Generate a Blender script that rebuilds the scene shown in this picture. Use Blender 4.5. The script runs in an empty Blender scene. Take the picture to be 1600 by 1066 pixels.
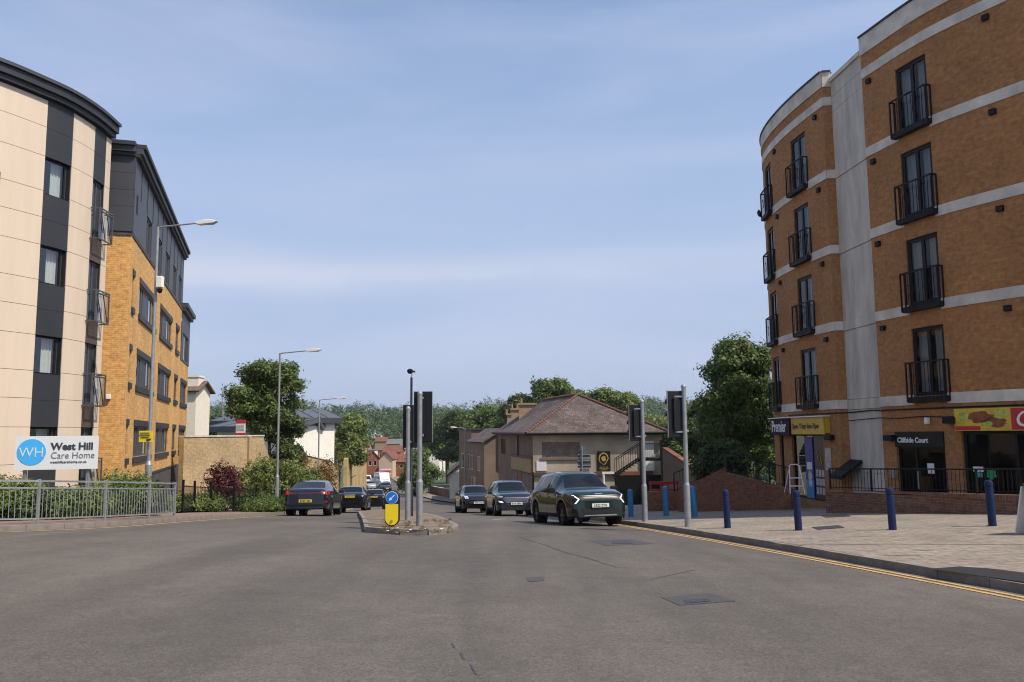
import bpy, bmesh, math, random
import numpy as np
from mathutils import Vector, Matrix
from mathutils.bvhtree import BVHTree
R_ = math.radians
S = bpy.context.scene
COL = S.collection

# ------------------------------------------------------------------ camera
F = 1291.0                                  # focal length in pixels of the 1600 px wide photograph
PITCH = math.atan(144 / F); ROLL = 0.009
CAM = Vector((0, 0, 1.6))
CR = Matrix.Rotation(math.pi / 2 + PITCH, 3, 'X') @ Matrix.Rotation(-ROLL, 3, 'Z')
cd = bpy.data.cameras.new('camera'); cam = bpy.data.objects.new('camera', cd); COL.objects.link(cam)
cd.sensor_width = 36; cd.lens = F / 1600 * 36; cd.clip_start = .1; cd.clip_end = 12000
cam.matrix_world = Matrix.Translation(CAM) @ CR.to_4x4()
S.camera = cam

# ------------------------------------------------------------------ sky and sun
SUN_EL = R_(54); SUN_AZ = R_(119)           # azimuth clockwise from +Y (the view direction)
W = bpy.data.worlds.new('World'); S.world = W; W.use_nodes = True
nt = W.node_tree; bg = nt.nodes['Background']
sky = nt.nodes.new('ShaderNodeTexSky'); sky.sky_type = 'NISHITA'; sky.sun_disc = False
sky.sun_elevation = SUN_EL; sky.sun_rotation = SUN_AZ
sky.air_density = 1.35; sky.dust_density = 1.3; sky.ozone_density = 3.2; sky.altitude = 30
tc = nt.nodes.new('ShaderNodeTexCoord')
mp = nt.nodes.new('ShaderNodeMapping'); mp.inputs['Scale'].default_value = (1.1, 1.1, 5.5)
mp.inputs['Rotation'].default_value = (0, R_(7), R_(20))
nz = nt.nodes.new('ShaderNodeTexNoise'); nz.inputs['Scale'].default_value = 1.7; nz.inputs['Detail'].default_value = 9
nz.inputs['Roughness'].default_value = .5; nz.inputs['Distortion'].default_value = .35
rp = nt.nodes.new('ShaderNodeValToRGB'); rp.color_ramp.elements[0].position = .45; rp.color_ramp.elements[1].position = .80
rp.color_ramp.elements[1].color = (.42, .42, .42, 1)
mx = nt.nodes.new('ShaderNodeMix'); mx.data_type = 'RGBA'
veil = nt.nodes.new('ShaderNodeMix'); veil.data_type = 'RGBA'; veil.inputs[7].default_value = (2.70, 3.42, 4.80, 1)   # thin high haze, denser towards the horizon
sx = nt.nodes.new('ShaderNodeSeparateXYZ'); vr = nt.nodes.new('ShaderNodeMapRange'); vr.inputs['From Min'].default_value = .18; vr.inputs['From Max'].default_value = .50; vr.inputs['To Min'].default_value = .85; vr.inputs['To Max'].default_value = .12
nt.links.new(tc.outputs['Generated'], sx.inputs[0]); nt.links.new(sx.outputs['Z'], vr.inputs['Value']); nt.links.new(vr.outputs[0], veil.inputs[0]); nt.links.new(tc.outputs['Generated'], mp.inputs['Vector']); nt.links.new(mp.outputs[0], nz.inputs['Vector'])
nt.links.new(nz.outputs['Fac'], rp.inputs[0]); nt.links.new(rp.outputs[0], mx.inputs[0])
nt.links.new(sky.outputs[0], veil.inputs[6]); nt.links.new(veil.outputs[2], mx.inputs[6]); mx.inputs[7].default_value = (4.2, 4.5, 5.6, 1)
# faint bank of thin cloud low above the horizon
def wm(op, a, b=None, c=None):
    n = nt.nodes.new('ShaderNodeMath'); n.operation = op
    for i, v in enumerate((a, b, c)):
        if v is None: continue
        if isinstance(v, (int, float)): n.inputs[i].default_value = v
        else: nt.links.new(v, n.inputs[i])
    return n.outputs[0]
n2 = nt.nodes.new('ShaderNodeTexNoise'); n2.inputs['Scale'].default_value = 2.1; n2.inputs['Detail'].default_value = 7; m2 = nt.nodes.new('ShaderNodeMapping'); m2.inputs['Scale'].default_value = (1, 1, 4); m2.inputs['Location'].default_value = (.35, .2, 0)
nt.links.new(tc.outputs['Generated'], m2.inputs['Vector']); nt.links.new(m2.outputs[0], n2.inputs['Vector'])
dz_ = wm('DIVIDE', wm('ADD', wm('SUBTRACT', sx.outputs['Z'], .192), wm('MULTIPLY', wm('SUBTRACT', n2.outputs['Fac'], .5), .09)), .026)
bank = wm('MULTIPLY', wm('POWER', 2.718, wm('MULTIPLY', wm('MULTIPLY', dz_, dz_), -1.0)), wm('MULTIPLY', wm('MAXIMUM', wm('SUBTRACT', n2.outputs['Fac'], .30), 0.0), 2.2))
mb = nt.nodes.new('ShaderNodeMix'); mb.data_type = 'RGBA'; nt.links.new(bank, mb.inputs[0]); mb.inputs[7].default_value = (4.3, 4.6, 5.3, 1); nt.links.new(mx.outputs[2], mb.inputs[6])
tint = nt.nodes.new('ShaderNodeMix'); tint.data_type = 'RGBA'; tint.blend_type = 'MULTIPLY'; tint.inputs[0].default_value = 1; tint.inputs[7].default_value = (1.0, .972, 1.0, 1)
nt.links.new(mb.outputs[2], tint.inputs[6]); nt.links.new(tint.outputs[2], bg.inputs['Color']); bg.inputs['Strength'].default_value = .142
sl = bpy.data.lights.new('sun', 'SUN'); sun = bpy.data.objects.new('sun', sl); COL.objects.link(sun)
sl.energy = 4.35; sl.angle = R_(.55); sl.color = (1, .925, .79)
sd = Vector((math.cos(SUN_EL) * math.sin(SUN_AZ), math.cos(SUN_EL) * math.cos(SUN_AZ), math.sin(SUN_EL)))
sun.rotation_euler = (-sd).to_track_quat('-Z', 'Y').to_euler()
S.view_settings.view_transform = 'Standard'; S.view_settings.look = 'None'
S.view_settings.exposure = 0.2; S.view_settings.gamma = 1
S.cycles.use_denoising = True; S.cycles.filter_width = 1.1; S.cycles.max_bounces = 6; S.cycles.transparent_max_bounces = 12
S.cycles.diffuse_bounces = 3; S.cycles.glossy_bounces = 3; S.cycles.transmission_bounces = 3
S.cycles.caustics_reflective = False; S.cycles.caustics_refractive = False

# ------------------------------------------------------------------ photo pixel -> direction
def ray(px, py): return CR @ Vector(((px - 800) / F, -(py - 533) / F, -1))
def at(px, py, D):
    r = ray(px, py); return CAM + r * (D / r.y)

# ------------------------------------------------------------------ the lie of the land
_hd = np.array([-60, 0, 5, 10, 15, 20, 25, 33.5, 45, 58, 80, 100, 130, 180, 250, 350, 430, 520, 650, 800, 1000, 1300, 2500.])
_hz = np.array([1.5, 1.6, 1.65, 1.80, 2.05, 2.36, 2.70, 3.38, 4.28, 5.25, 6.75, 7.9, 9.2, 10.5, 11.0, 10.8, 8.5, 1, -10, -17, -12, 5, 10.])
_yy = np.linspace(-60, 400, 1841); _hh = np.interp(_yy, _hd, _hz)
_k = np.hanning(33); _k /= _k.sum()
_hh = np.convolve(np.pad(_hh, 16, mode='edge'), _k, 'valid')
def hdrop(y): return float(np.interp(y, _yy, _hh)) if y < 395 else float(np.interp(y, _hd, _hz))
def G(x, y):
    c = .02 * min(1, max(0, (62 - y) / 30))
    return 1.6 - hdrop(y) - c * max(-14, min(10, x))
KL = [(-60, 13.6), (-40, 14.4), (-22, 15.4), (-14.2, 16.4), (-11.6, 18.0), (-10.2, 20.5), (-9.9, 24), (-9.85, 28), (-10.1, 36), (-11.3, 50), (-13, 65), (-16.5, 90), (-21, 120), (-34, 185), (-46, 240)]
KR = [(60, -4), (40, -2), (20, .2), (12, 1.8), (8.5, 3.7), (6.9, 6.5), (6.05, 9.7), (5.2, 14), (4.3, 20), (3.45, 27), (2.6, 38), (1.2, 48), (-.5, 58), (-2.3, 68), (-5.5, 82), (-9.5, 100), (-13.8, 120), (-26, 185), (-38, 240)]
def crom(P, n=6):
    P = [np.array(p, float) for p in P]; Q = [2 * P[0] - P[1]] + P + [2 * P[-1] - P[-2]]; o = []
    for i in range(1, len(Q) - 2):
        a, b, c, d = Q[i - 1:i + 3]
        for k in range(n):
            t = k / n
            o.append(.5 * (2 * b + (c - a) * t + (2 * a - 5 * b + 4 * c - d) * t * t + (3 * b - a - 3 * c + d) * t ** 3))
    o.append(P[-1]); return o
KLs = np.array(crom(KL)); KRs = np.array(crom(KR))
def xl(y): return float(np.interp(y, KLs[:, 1], KLs[:, 0]))
def xr(y): return float(np.interp(y, KRs[:, 1], KRs[:, 0]))
KERB = .12
def PL(x, y): return G(xl(y) if y > 17 else x, y) + KERB + .02 * max(0, min(3, xl(y) - x))
def PR(x, y): return G(xr(y), y) + KERB + .036 * max(0, min(14, x - xr(y)))
def hit(px, py, fn=G, y0=3, y1=260):
    r = ray(px, py); t = y0
    while t < y1:
        p = CAM + r * (t / r.y)
        if p.z <= fn(p.x, p.y): return p
        t += .04
    return CAM + r * (y1 / r.y)

# ------------------------------------------------------------------ mesh helpers
WM = {}                                     # world matrix of each root / part
class MB:
    def __init__(s): s.v = []; s.f = []; s.uv = []; s.hasuv = False
    def add(s, vs, fs, uv=None):
        n = len(s.v); s.v += [tuple(v) for v in vs]; s.f += [tuple(i + n for i in f) for f in fs]
        if uv: s.hasuv = True; s.uv += uv
        else: s.uv += [[(0, 0)] * len(f) for f in fs]
        return s
    def box(s, c, d, R=None):
        h = [x / 2 for x in d]; vs = []
        for z in (-1, 1):
            for y in (-1, 1):
                for x in (-1, 1):
                    p = Vector((x * h[0], y * h[1], z * h[2]))
                    vs.append((R @ p if R else p) + Vector(c))
        return s.add(vs, [(0, 2, 3, 1), (4, 5, 7, 6), (0, 1, 5, 4), (2, 6, 7, 3), (0, 4, 6, 2), (1, 3, 7, 5)])
    def bar(s, a, b, w, h=None, up=(0, 0, 1)):
        a = Vector(a); b = Vector(b); d = (b - a); L = d.length; d.normalize(); u = Vector(up)
        if abs(d.dot(u)) > .97: u = Vector((0, 1, 0))
        x = d.cross(u).normalized(); z = x.cross(d)
        return s.box((a + b) / 2, (w, L, h or w), Matrix((x, d, z)).transposed())
    def tube(s, pts, r, n=8, cap=True):
        pts = [Vector(p) for p in pts]; m = len(pts)
        rr = r if isinstance(r, (list, tuple)) else [r] * m
        vs = []; fs = []; px = None
        for i, p in enumerate(pts):
            d = (pts[min(i + 1, m - 1)] - pts[max(i - 1, 0)]).normalized()
            if px is None: px = d.orthogonal().normalized()
            else:
                px = px - d * px.dot(d)
                px = px.normalized() if px.length > 1e-5 else d.orthogonal().normalized()
            q = d.cross(px)
            for k in range(n):
                a = 2 * math.pi * k / n; vs.append(p + (px * math.cos(a) + q * math.sin(a)) * rr[i])
        for i in range(m - 1):
            for k in range(n):
                fs.append((i * n + k, i * n + (k + 1) % n, (i + 1) * n + (k + 1) % n, (i + 1) * n + k))
        if cap: fs += [tuple(range(n - 1, -1, -1)), tuple((m - 1) * n + k for k in range(n))]
        return s.add(vs, fs)
    def lathe(s, prof, n=16, o=(0, 0, 0), R=None):
        vs = []; fs = []; o = Vector(o); m = len(prof)
        for r, z in prof:
            for k in range(n):
                a = 2 * math.pi * k / n; p = Vector((r * math.cos(a), r * math.sin(a), z))
                vs.append((R @ p if R else p) + o)
        for i in range(m - 1):
            for k in range(n): fs.append((i * n + k, i * n + (k + 1) % n, (i + 1) * n + (k + 1) % n, (i + 1) * n + k))
        fs += [tuple(range(n - 1, -1, -1)), tuple((m - 1) * n + k for k in range(n))]
        return s.add(vs, fs)
    def prism(s, pts, o, ux, uy, dep):
        """outline pts in the plane (o, ux, uy), extruded by dep along ux x uy"""
        o = Vector(o); ux = Vector(ux); uy = Vector(uy); nn = ux.cross(uy).normalized(); m = len(pts)
        vs = [o + ux * a + uy * b for a, b in pts] + [o + ux * a + uy * b + nn * dep for a, b in pts]
        return s.add(vs, [tuple(range(m - 1, -1, -1)), tuple(range(m, 2 * m))] + [(i, (i + 1) % m, m + (i + 1) % m, m + i) for i in range(m)])
    def quad(s, a, b, c, d, uv=None): return s.add([a, b, c, d], [(0, 1, 2, 3)], [uv] if uv else None)
    def mesh(s, name, M=None):
        me = bpy.data.meshes.new(name)
        vs = s.v
        if M is not None: vs = [tuple(M @ Vector(v)) for v in vs]
        me.from_pydata(vs, [], s.f)
        if s.hasuv:
            l = me.uv_layers.new(name='UVMap')
            l.data.foreach_set('uv', [c for f in s.uv for p in f for c in p])
        return me
    def obj(s, name, mat, parent=None, smooth=0, local=False, kind=None, bevel=0):
        M = None
        if parent is not None and not local: M = WM[parent.name].inverted()
        me = s.mesh(name, M); return link(name, me, mat, parent, smooth, kind, bevel)
def link(name, me, mat, parent=None, smooth=0, kind=None, bevel=0):
    o = bpy.data.objects.new(name, me); COL.objects.link(o)
    if mat is not None:
        for m in (mat if isinstance(mat, list) else [mat]): me.materials.append(m)
    if smooth:
        me.polygons.foreach_set('use_smooth', [True] * len(me.polygons))
        me.set_sharp_from_angle(angle=R_(smooth))
    if bevel:
        b = o.modifiers.new('bevel', 'BEVEL'); b.width = bevel; b.segments = 2; b.limit_method = 'ANGLE'; b.angle_limit = R_(40)
    if parent is not None:
        o.parent = parent; WM[o.name] = WM[parent.name]
    else: WM[o.name] = Matrix.Identity(4)
    if kind: o['kind'] = kind
    return o
def thing(name, label, cat, loc=(0, 0, 0), rz=0, group=None, M=None):
    o = bpy.data.objects.new(name, None); COL.objects.link(o); o.empty_display_size = .3
    m = M if M is not None else Matrix.Translation(Vector(loc)) @ Matrix.Rotation(rz, 4, 'Z')
    o.matrix_world = m; WM[o.name] = m.copy()
    return tag(o, label, cat, group)
def tag(o, label, cat, group=None):
    o['label'] = label; o['category'] = cat
    if group: o['group'] = group
    return o
def struct(o): o['kind'] = 'structure'; return o
def dup(root, M, label, parent=None):
    c = root.copy(); COL.objects.link(c)
    if parent is None: c.matrix_world = M; c['label'] = label; WM[c.name] = M.copy()
    else: c.parent = parent; WM[c.name] = WM[parent.name]
    for ch in root.children: dup(ch, None, None, c)
    return c
def text(body, size, name, mat, parent, o, ux, uz, align='LEFT', bold=0, ext=.004, sx=1):
    cu = bpy.data.curves.new(name, 'FONT'); cu.body = body; cu.size = size; cu.align_x = align; cu.extrude = ext; cu.offset = bold
    cu.resolution_u = 3
    t = bpy.data.objects.new(name + '_tmp', cu); COL.objects.link(t)
    dg = bpy.context.evaluated_depsgraph_get(); me = bpy.data.meshes.new_from_object(t.evaluated_get(dg))
    bpy.data.objects.remove(t)
    ux = Vector(ux).normalized(); uz = Vector(uz).normalized(); n = ux.cross(uz)
    T = Matrix((ux * sx, uz, n)).transposed().to_4x4(); T.translation = Vector(o)
    me.transform(WM[parent.name].inverted() @ T)
    return link(name, me, mat, parent)

# ------------------------------------------------------------------ materials
def newmat(name):
    m = bpy.data.materials.new(name); m.use_nodes = True; return m, m.node_tree, m.node_tree.nodes['Principled BSDF']
def nd(t, kind, **kw):
    n = t.nodes.new('ShaderNode' + kind)
    for k, v in kw.items():
        if k in n.inputs: n.inputs[k].default_value = v
        else: setattr(n, k, v)
    return n
def mat(name, col, rough=.75, metal=0, var=.15, scale=3., bump=0., bscale=60., coat=0., spec=.5, var2=0, scale2=.4, emit=None, stretch=None):
    m, t, b = newmat(name); L = t.links.new
    b.inputs['Roughness'].default_value = rough; b.inputs['Metallic'].default_value = metal
    b.inputs['Coat Weight'].default_value = coat; b.inputs['Coat Roughness'].default_value = .04
    b.inputs['Specular IOR Level'].default_value = spec
    c = nd(t, 'TexCoord'); src = c.outputs['Object']
    if stretch:
        mpn = nd(t, 'Mapping'); mpn.inputs['Scale'].default_value = stretch; L(src, mpn.inputs['Vector']); src = mpn.outputs[0]
    if var:
        n = nd(t, 'TexNoise', Scale=scale, Detail=6., Roughness=.62); L(src, n.inputs['Vector'])
        r = nd(t, 'MapRange'); r.inputs['From Min'].default_value = .28; r.inputs['From Max'].default_value = .72
        r.inputs['To Min'].default_value = 1 - var; r.inputs['To Max'].default_value = 1 + var; L(n.outputs['Fac'], r.inputs['Value'])
        out = r.outputs[0]
        if var2:
            n2 = nd(t, 'TexNoise', Scale=scale2, Detail=4., Roughness=.6); L(src, n2.inputs['Vector'])
            r2 = nd(t, 'MapRange'); r2.inputs['From Min'].default_value = .3; r2.inputs['From Max'].default_value = .7
            r2.inputs['To Min'].default_value = 1 - var2; r2.inputs['To Max'].default_value = 1 + var2; L(n2.outputs['Fac'], r2.inputs['Value'])
            mm = nd(t, 'Math', operation='MULTIPLY'); L(out, mm.inputs[0]); L(r2.outputs[0], mm.inputs[1]); out = mm.outputs[0]
        h = nd(t, 'HueSaturation'); h.inputs['Color'].default_value = (*col, 1); L(out, h.inputs['Value']); L(h.outputs[0], b.inputs['Base Color'])
    else: b.inputs['Base Color'].default_value = (*col, 1)
    if bump:
        n = nd(t, 'TexNoise', Scale=bscale, Detail=5.); L(src, n.inputs['Vector'])
        bp = nd(t, 'Bump', Strength=bump, Distance=.02); L(n.outputs['Fac'], bp.inputs['Height']); L(bp.outputs[0], b.inputs['Normal'])
    if emit: b.inputs['Emission Color'].default_value = (*col, 1); b.inputs['Emission Strength'].default_value = emit
    return m
def brick(name, c1, c2, mortar, var=.25, bw=.225, rh=.075, stain=.2, ms=.011):
    m, t, b = newmat(name); L = t.links.new
    c = nd(t, 'TexCoord')
    k = nd(t, 'TexBrick', Scale=1.); k.inputs['Color1'].default_value = (*c1, 1); k.inputs['Color2'].default_value = (*c2, 1); k.inputs['Mortar'].default_value = (*mortar, 1)
    k.inputs['Mortar Size'].default_value = ms; k.inputs['Mortar Smooth'].default_value = .2; k.inputs['Bias'].default_value = 0.; k.inputs['Brick Width'].default_value = bw; k.inputs['Row Height'].default_value = rh
    L(c.outputs['UV'], k.inputs['Vector'])
    n = nd(t, 'TexNoise', Scale=.55, Detail=7., Roughness=.65); L(c.outputs['UV'], n.inputs['Vector'])
    r = nd(t, 'MapRange'); r.inputs['From Min'].default_value = .3; r.inputs['From Max'].default_value = .7; r.inputs['To Min'].default_value = 1 - stain; r.inputs['To Max'].default_value = 1 + stain; L(n.outputs['Fac'], r.inputs['Value'])
    n2 = nd(t, 'TexNoise', Scale=7., Detail=3.); L(c.outputs['UV'], n2.inputs['Vector'])
    r2 = nd(t, 'MapRange'); r2.inputs['From Min'].default_value = .3; r2.inputs['From Max'].default_value = .7; r2.inputs['To Min'].default_value = 1 - var; r2.inputs['To Max'].default_value = 1 + var; L(n2.outputs['Fac'], r2.inputs['Value'])
    mm = nd(t, 'Math', operation='MULTIPLY'); L(r.outputs[0], mm.inputs[0]); L(r2.outputs[0], mm.inputs[1])
    h = nd(t, 'HueSaturation'); L(k.outputs['Color'], h.inputs['Color']); L(mm.outputs[0], h.inputs['Value']); L(h.outputs[0], b.inputs['Base Color'])
    bp = nd(t, 'Bump', Strength=.5, Distance=.008); bp.invert = True; L(k.outputs['Fac'], bp.inputs['Height']); L(bp.outputs[0], b.inputs['Normal'])
    b.inputs['Roughness'].default_value = .9
    return m
def leafmat(name, c1, c2, trans=.35):
    m, t, b = newmat(name); L = t.links.new
    a = nd(t, 'Attribute', attribute_name='leafvar')
    x = nd(t, 'Mix', data_type='RGBA'); x.inputs[6].default_value = (*c1, 1); x.inputs[7].default_value = (*c2, 1); L(a.outputs['Fac'], x.inputs[0])
    L(x.outputs[2], b.inputs['Base Color']); b.inputs['Roughness'].default_value = .55; b.inputs['Specular IOR Level'].default_value = .3
    tr = nd(t, 'BsdfTranslucent'); L(x.outputs[2], tr.inputs['Color'])
    ms = nd(t, 'MixShader'); ms.inputs[0].default_value = trans; L(b.outputs[0], ms.inputs[1]); L(tr.outputs[0], ms.inputs[2]); L(ms.outputs[0], t.nodes['Material Output'].inputs['Surface'])
    return m
def glassmat(name, tint=(.80, .85, .86), refl=.9, ior=2.05):
    m, t, b = newmat(name); L = t.links.new
    tr = nd(t, 'BsdfTransparent'); tr.inputs['Color'].default_value = (*tint, 1)
    g = nd(t, 'BsdfGlossy', Roughness=.015); g.inputs['Color'].default_value = (refl, refl, refl, 1)
    lw = nd(t, 'LayerWeight', Blend=.5); pw = nd(t, 'Math', operation='POWER'); pw.inputs[1].default_value = 4.2; L(lw.outputs['Facing'], pw.inputs[0])
    f0 = ((ior - 1) / (ior + 1)) ** 2; fr = nd(t, 'MapRange'); fr.inputs['To Min'].default_value = f0; fr.inputs['To Max'].default_value = 1.; L(pw.outputs[0], fr.inputs['Value'])
    ms = nd(t, 'MixShader'); L(fr.outputs[0], ms.inputs[0]); L(tr.outputs[0], ms.inputs[1]); L(g.outputs[0], ms.inputs[2])
    L(ms.outputs[0], t.nodes['Material Output'].inputs['Surface']); return m
def roadmat():
    m, t, b = newmat('asphalt'); L = t.links.new; c = nd(t, 'TexCoord'); src = c.outputs['Object']
    big = nd(t, 'TexNoise', Scale=.22, Detail=5., Roughness=.6); L(src, big.inputs['Vector'])
    mpn = nd(t, 'Mapping'); mpn.inputs['Scale'].default_value = (.9, .09, 1); mpn.inputs['Rotation'].default_value = (0, 0, R_(-6)); L(src, mpn.inputs['Vector'])
    lane = nd(t, 'TexNoise', Scale=1., Detail=4., Roughness=.55); L(mpn.outputs[0], lane.inputs['Vector'])
    med = nd(t, 'TexNoise', Scale=2.6, Detail=6., Roughness=.7); L(src, med.inputs['Vector'])
    fine = nd(t, 'TexNoise', Scale=95., Detail=3., Roughness=.8); L(src, fine.inputs['Vector'])
    vor = nd(t, 'TexVoronoi', Scale=48.); L(src, vor.inputs['Vector'])
    def rng(o, a, b_, lo=.3, hi=.7):
        r = nd(t, 'MapRange'); r.inputs['From Min'].default_value = lo; r.inputs['From Max'].default_value = hi; r.inputs['To Min'].default_value = a; r.inputs['To Max'].default_value = b_; L(o, r.inputs['Value']); return r.outputs[0]
    def mul(a, b_):
        k = nd(t, 'Math', operation='MULTIPLY'); L(a, k.inputs[0]); L(b_, k.inputs[1]); return k.outputs[0]
    v = mul(mul(mul(rng(big.outputs['Fac'], .80, 1.18), rng(lane.outputs['Fac'], .82, 1.18)), rng(med.outputs['Fac'], .88, 1.12)), mul(rng(fine.outputs['Fac'], .55, 1.5), rng(vor.outputs['Color'], .74, 1.28, 0, 1)))
    h = nd(t, 'HueSaturation'); h.inputs['Color'].default_value = (.100, .086, .073, 1); L(v, h.inputs['Value']); L(h.outputs[0], b.inputs['Base Color'])
    L(rng(big.outputs['Fac'], .72, .9), b.inputs['Roughness']); b.inputs['Specular IOR Level'].default_value = .35
    bp = nd(t, 'Bump', Strength=.35, Distance=.006); L(fine.outputs['Fac'], bp.inputs['Height']); L(bp.outputs[0], b.inputs['Normal'])
    return m
ASPH = roadmat()
BR_O = brick('orange_brick', (.43, .185, .052), (.34, .140, .038), (.30, .17, .085), .2, stain=.16)
BR_Y = brick('yellow_brick', (.69, .355, .100), (.52, .245, .055), (.58, .40, .19), .2, stain=.16)
BR_B = brick('buff_brick', (.46, .32, .16), (.37, .25, .12), (.38, .29, .18), .2, stain=.28)
BR_R = brick('red_brick', (.20, .085, .045), (.14, .06, .035), (.17, .12, .09), .25, stain=.2)
BR_D = brick('dark_brick', (.07, .055, .055), (.045, .036, .036), (.09, .08, .08), .2)
SLATE = brick('slate_roof', (.135, .098, .085), (.080, .060, .053), (.045, .037, .035), .4, bw=.30, rh=.22, stain=.5, ms=.014)
TILE = brick('red_tile_roof', (.24, .085, .045), (.17, .06, .035), (.09, .04, .03), .25, bw=.25, rh=.22, stain=.25, ms=.02)
PAVE = brick('block_paving', (.272, .222, .173), (.212, .174, .137), (.12, .095, .08), .22, bw=.42, rh=.21, stain=.22, ms=.010)
PAVEL = mat('footway_tarmac', (.20, .135, .11), .9, var=.18, scale=2, bump=.3, var2=.15)
CONC = mat('concrete', (.52, .47, .395), .9, var=.22, scale=2.2, bump=.12, var2=.2, scale2=.5, stretch=(1.6, 1.6, .35))
BAND = mat('stone_band', (.60, .54, .45), .88, var=.2, scale=1.6, bump=.1, var2=.12, scale2=.4)
KERBM = mat('kerb_concrete', (.20, .175, .15), .9, var=.3, scale=4, bump=.3)
BEIGE = mat('beige_cladding', (.65, .525, .40), .7, var=.05, scale=1.6, stretch=(2, 2, .25))
DGREY = mat('charcoal_cladding', (.027, .028, .032), .55, var=.1, scale=1.2)
ZINC = mat('zinc_cladding', (.062, .064, .071), .5, metal=.2, var=.1, scale=1.1)
BROWN = mat('brown_cladding', (.085, .055, .04), .6, var=.1)
FRAME = mat('dark_frame', (.009, .009, .010), .5, var=.05, spec=.25)
GFRAME = mat('grey_frame', (.075, .078, .085), .5, var=.05)
WHITEP = mat('white_paint', (.78, .76, .72), .6, var=.05)
RENDER = mat('white_render', (.80, .76, .67), .85, var=.07, scale=1.2)
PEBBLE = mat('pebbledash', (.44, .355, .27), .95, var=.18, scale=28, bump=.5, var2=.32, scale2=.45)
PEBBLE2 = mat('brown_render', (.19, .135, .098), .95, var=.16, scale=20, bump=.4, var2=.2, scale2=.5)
GLASS = glassmat('window_glass'); GLASSR = glassmat('tinted_glass', (.5, .53, .55), .8, 1.5); GLASSD = glassmat('shop_glass', (.45, .48, .5), .7, 1.35)
ROOM = mat('dark_room', (.035, .035, .038), .9, var=.1)
CURT = mat('net_curtain', (.62, .60, .55), .9, var=.06, scale=8)
GALV = mat('galvanised_steel', (.33, .34, .345), .5, metal=.5, var=.18, scale=6)
GALVD = mat('old_galvanised', (.30, .31, .32), .6, metal=.4, var=.22, scale=5)
BLACK = mat('black_plastic', (.009, .010, .011), .5, spec=.3, var=.1)
BLKMET = mat('black_metal', (.008, .008, .009), .55, var=.1, spec=.25)
BLUEP = mat('blue_paint', (.006, .018, .068), .5, spec=.3, var=.2, scale=8)
BLUEL = mat('sky_blue_paint', (.03, .19, .37), .45, var=.2, scale=8)
YELP = mat('yellow_line_paint', (.46, .285, .10), .85, var=.35, scale=9)
WHTP = mat('white_line_paint', (.55, .53, .49), .85, var=.3, scale=9)
TAR = mat('tar', (.058, .052, .048), .7, var=.25, scale=6)
IRON = mat('cast_iron', (.055, .05, .055), .6, metal=.3, var=.35, scale=20, bump=.4)
SOIL = mat('soil', (.10, .070, .045), .95, var=.35, scale=5, bump=.5)
BARK = mat('bark', (.075, .055, .04), .9, var=.3, scale=8, bump=.5)
LGREEN = leafmat('leaf_green', (.065, .105, .026), (.190, .250, .075))
LDARK = leafmat('leaf_dark', (.038, .066, .020), (.130, .175, .058))
LFRESH = leafmat('leaf_fresh', (.105, .150, .036), (.260, .300, .095))
LRED = leafmat('leaf_red', (.050, .012, .014), (.16, .045, .045))
LDRY = leafmat('leaf_dry', (.16, .10, .03), (.26, .17, .06))
LFAR = leafmat('leaf_far', (.040, .078, .022), (.120, .165, .050), .2)
GRASS = mat('rough_grass', (.06, .085, .03), .95, var=.35, scale=.15, var2=.3, scale2=.03)
SIGNW = mat('sign_white', (.72, .72, .70), .45, var=.02)
SIGNY = mat('sign_yellow', (.85, .62, .01), .4, var=.02)
SIGNB = mat('sign_cyan_blue', (.06, .42, .82), .4, var=.02)
SBLUE = mat('sign_blue', (.01, .16, .55), .35, var=.02)
INK = mat('sign_ink', (.04, .04, .045), .5, var=0)
REDP = mat('red_paint', (.42, .03, .03), .5, var=.1)
LITTER = mat('litter_white', (.7, .68, .62), .8, var=.1)
# ================================================================== GROUND, ROAD, PAVEMENTS
def grid(name, ys, xfun, zfun, mat_, n, uvs=1.0):
    """sheet with rows at ys, columns spread over xfun(y) = (x0, x1)"""
    m = MB(); vs = []; fs = []; uv = []
    for y in ys:
        a, b = xfun(y)
        for k in range(n + 1):
            x = a + (b - a) * (k / n); vs.append((x, y, zfun(x, y)))
    for i in range(len(ys) - 1):
        for k in range(n):
            f = (i * (n + 1) + k, i * (n + 1) + k + 1, (i + 1) * (n + 1) + k + 1, (i + 1) * (n + 1) + k); fs.append(f)
            uv.append([(vs[j][0] * uvs, vs[j][1] * uvs) for j in f])
    m.add(vs, fs, uv); return m.obj(name, mat_, smooth=60)
def groundz(x, y):
    z = 1.6 - hdrop(y) - .02 * min(1, max(0, (62 - y) / 30)) * max(-14, min(10, x)) - .22
    if y > 430: z += (-14 * min(1, max(0, (abs(x + 60) - 350) / 500)) * (1 if x < 0 else -.35) + 2.5 * math.sin(x * .013) + 2 * math.sin(x * .031 + 1)) * min(1, (y - 430) / 200)
    return z
gy = [-60, -40, -20, -10] + list(np.arange(-5, 100, 2.5)) + list(np.arange(100, 420, 12)) + [420, 450, 480, 520, 560, 620, 680, 740, 800, 900, 1000, 1200, 1500, 2000, 2400]
struct(grid('ground', gy, lambda y: (-120 - max(0, y) * 1.6, 120 + max(0, y) * 1.6), groundz, GRASS, 60))
ry = list(np.arange(-16, 60, .75)) + list(np.arange(60, 241, 3))
road = struct(grid('road', ry, lambda y: (max(-58, xl(y) - .25) if y > 13.7 else -58, min(58, xr(y) + .25) if y > -3.9 else 58), G, ASPH, 40))
py_ = list(np.arange(14, 17, .25)) + list(np.arange(17, 60, .75)) + list(np.arange(60, 241, 3))
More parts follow.
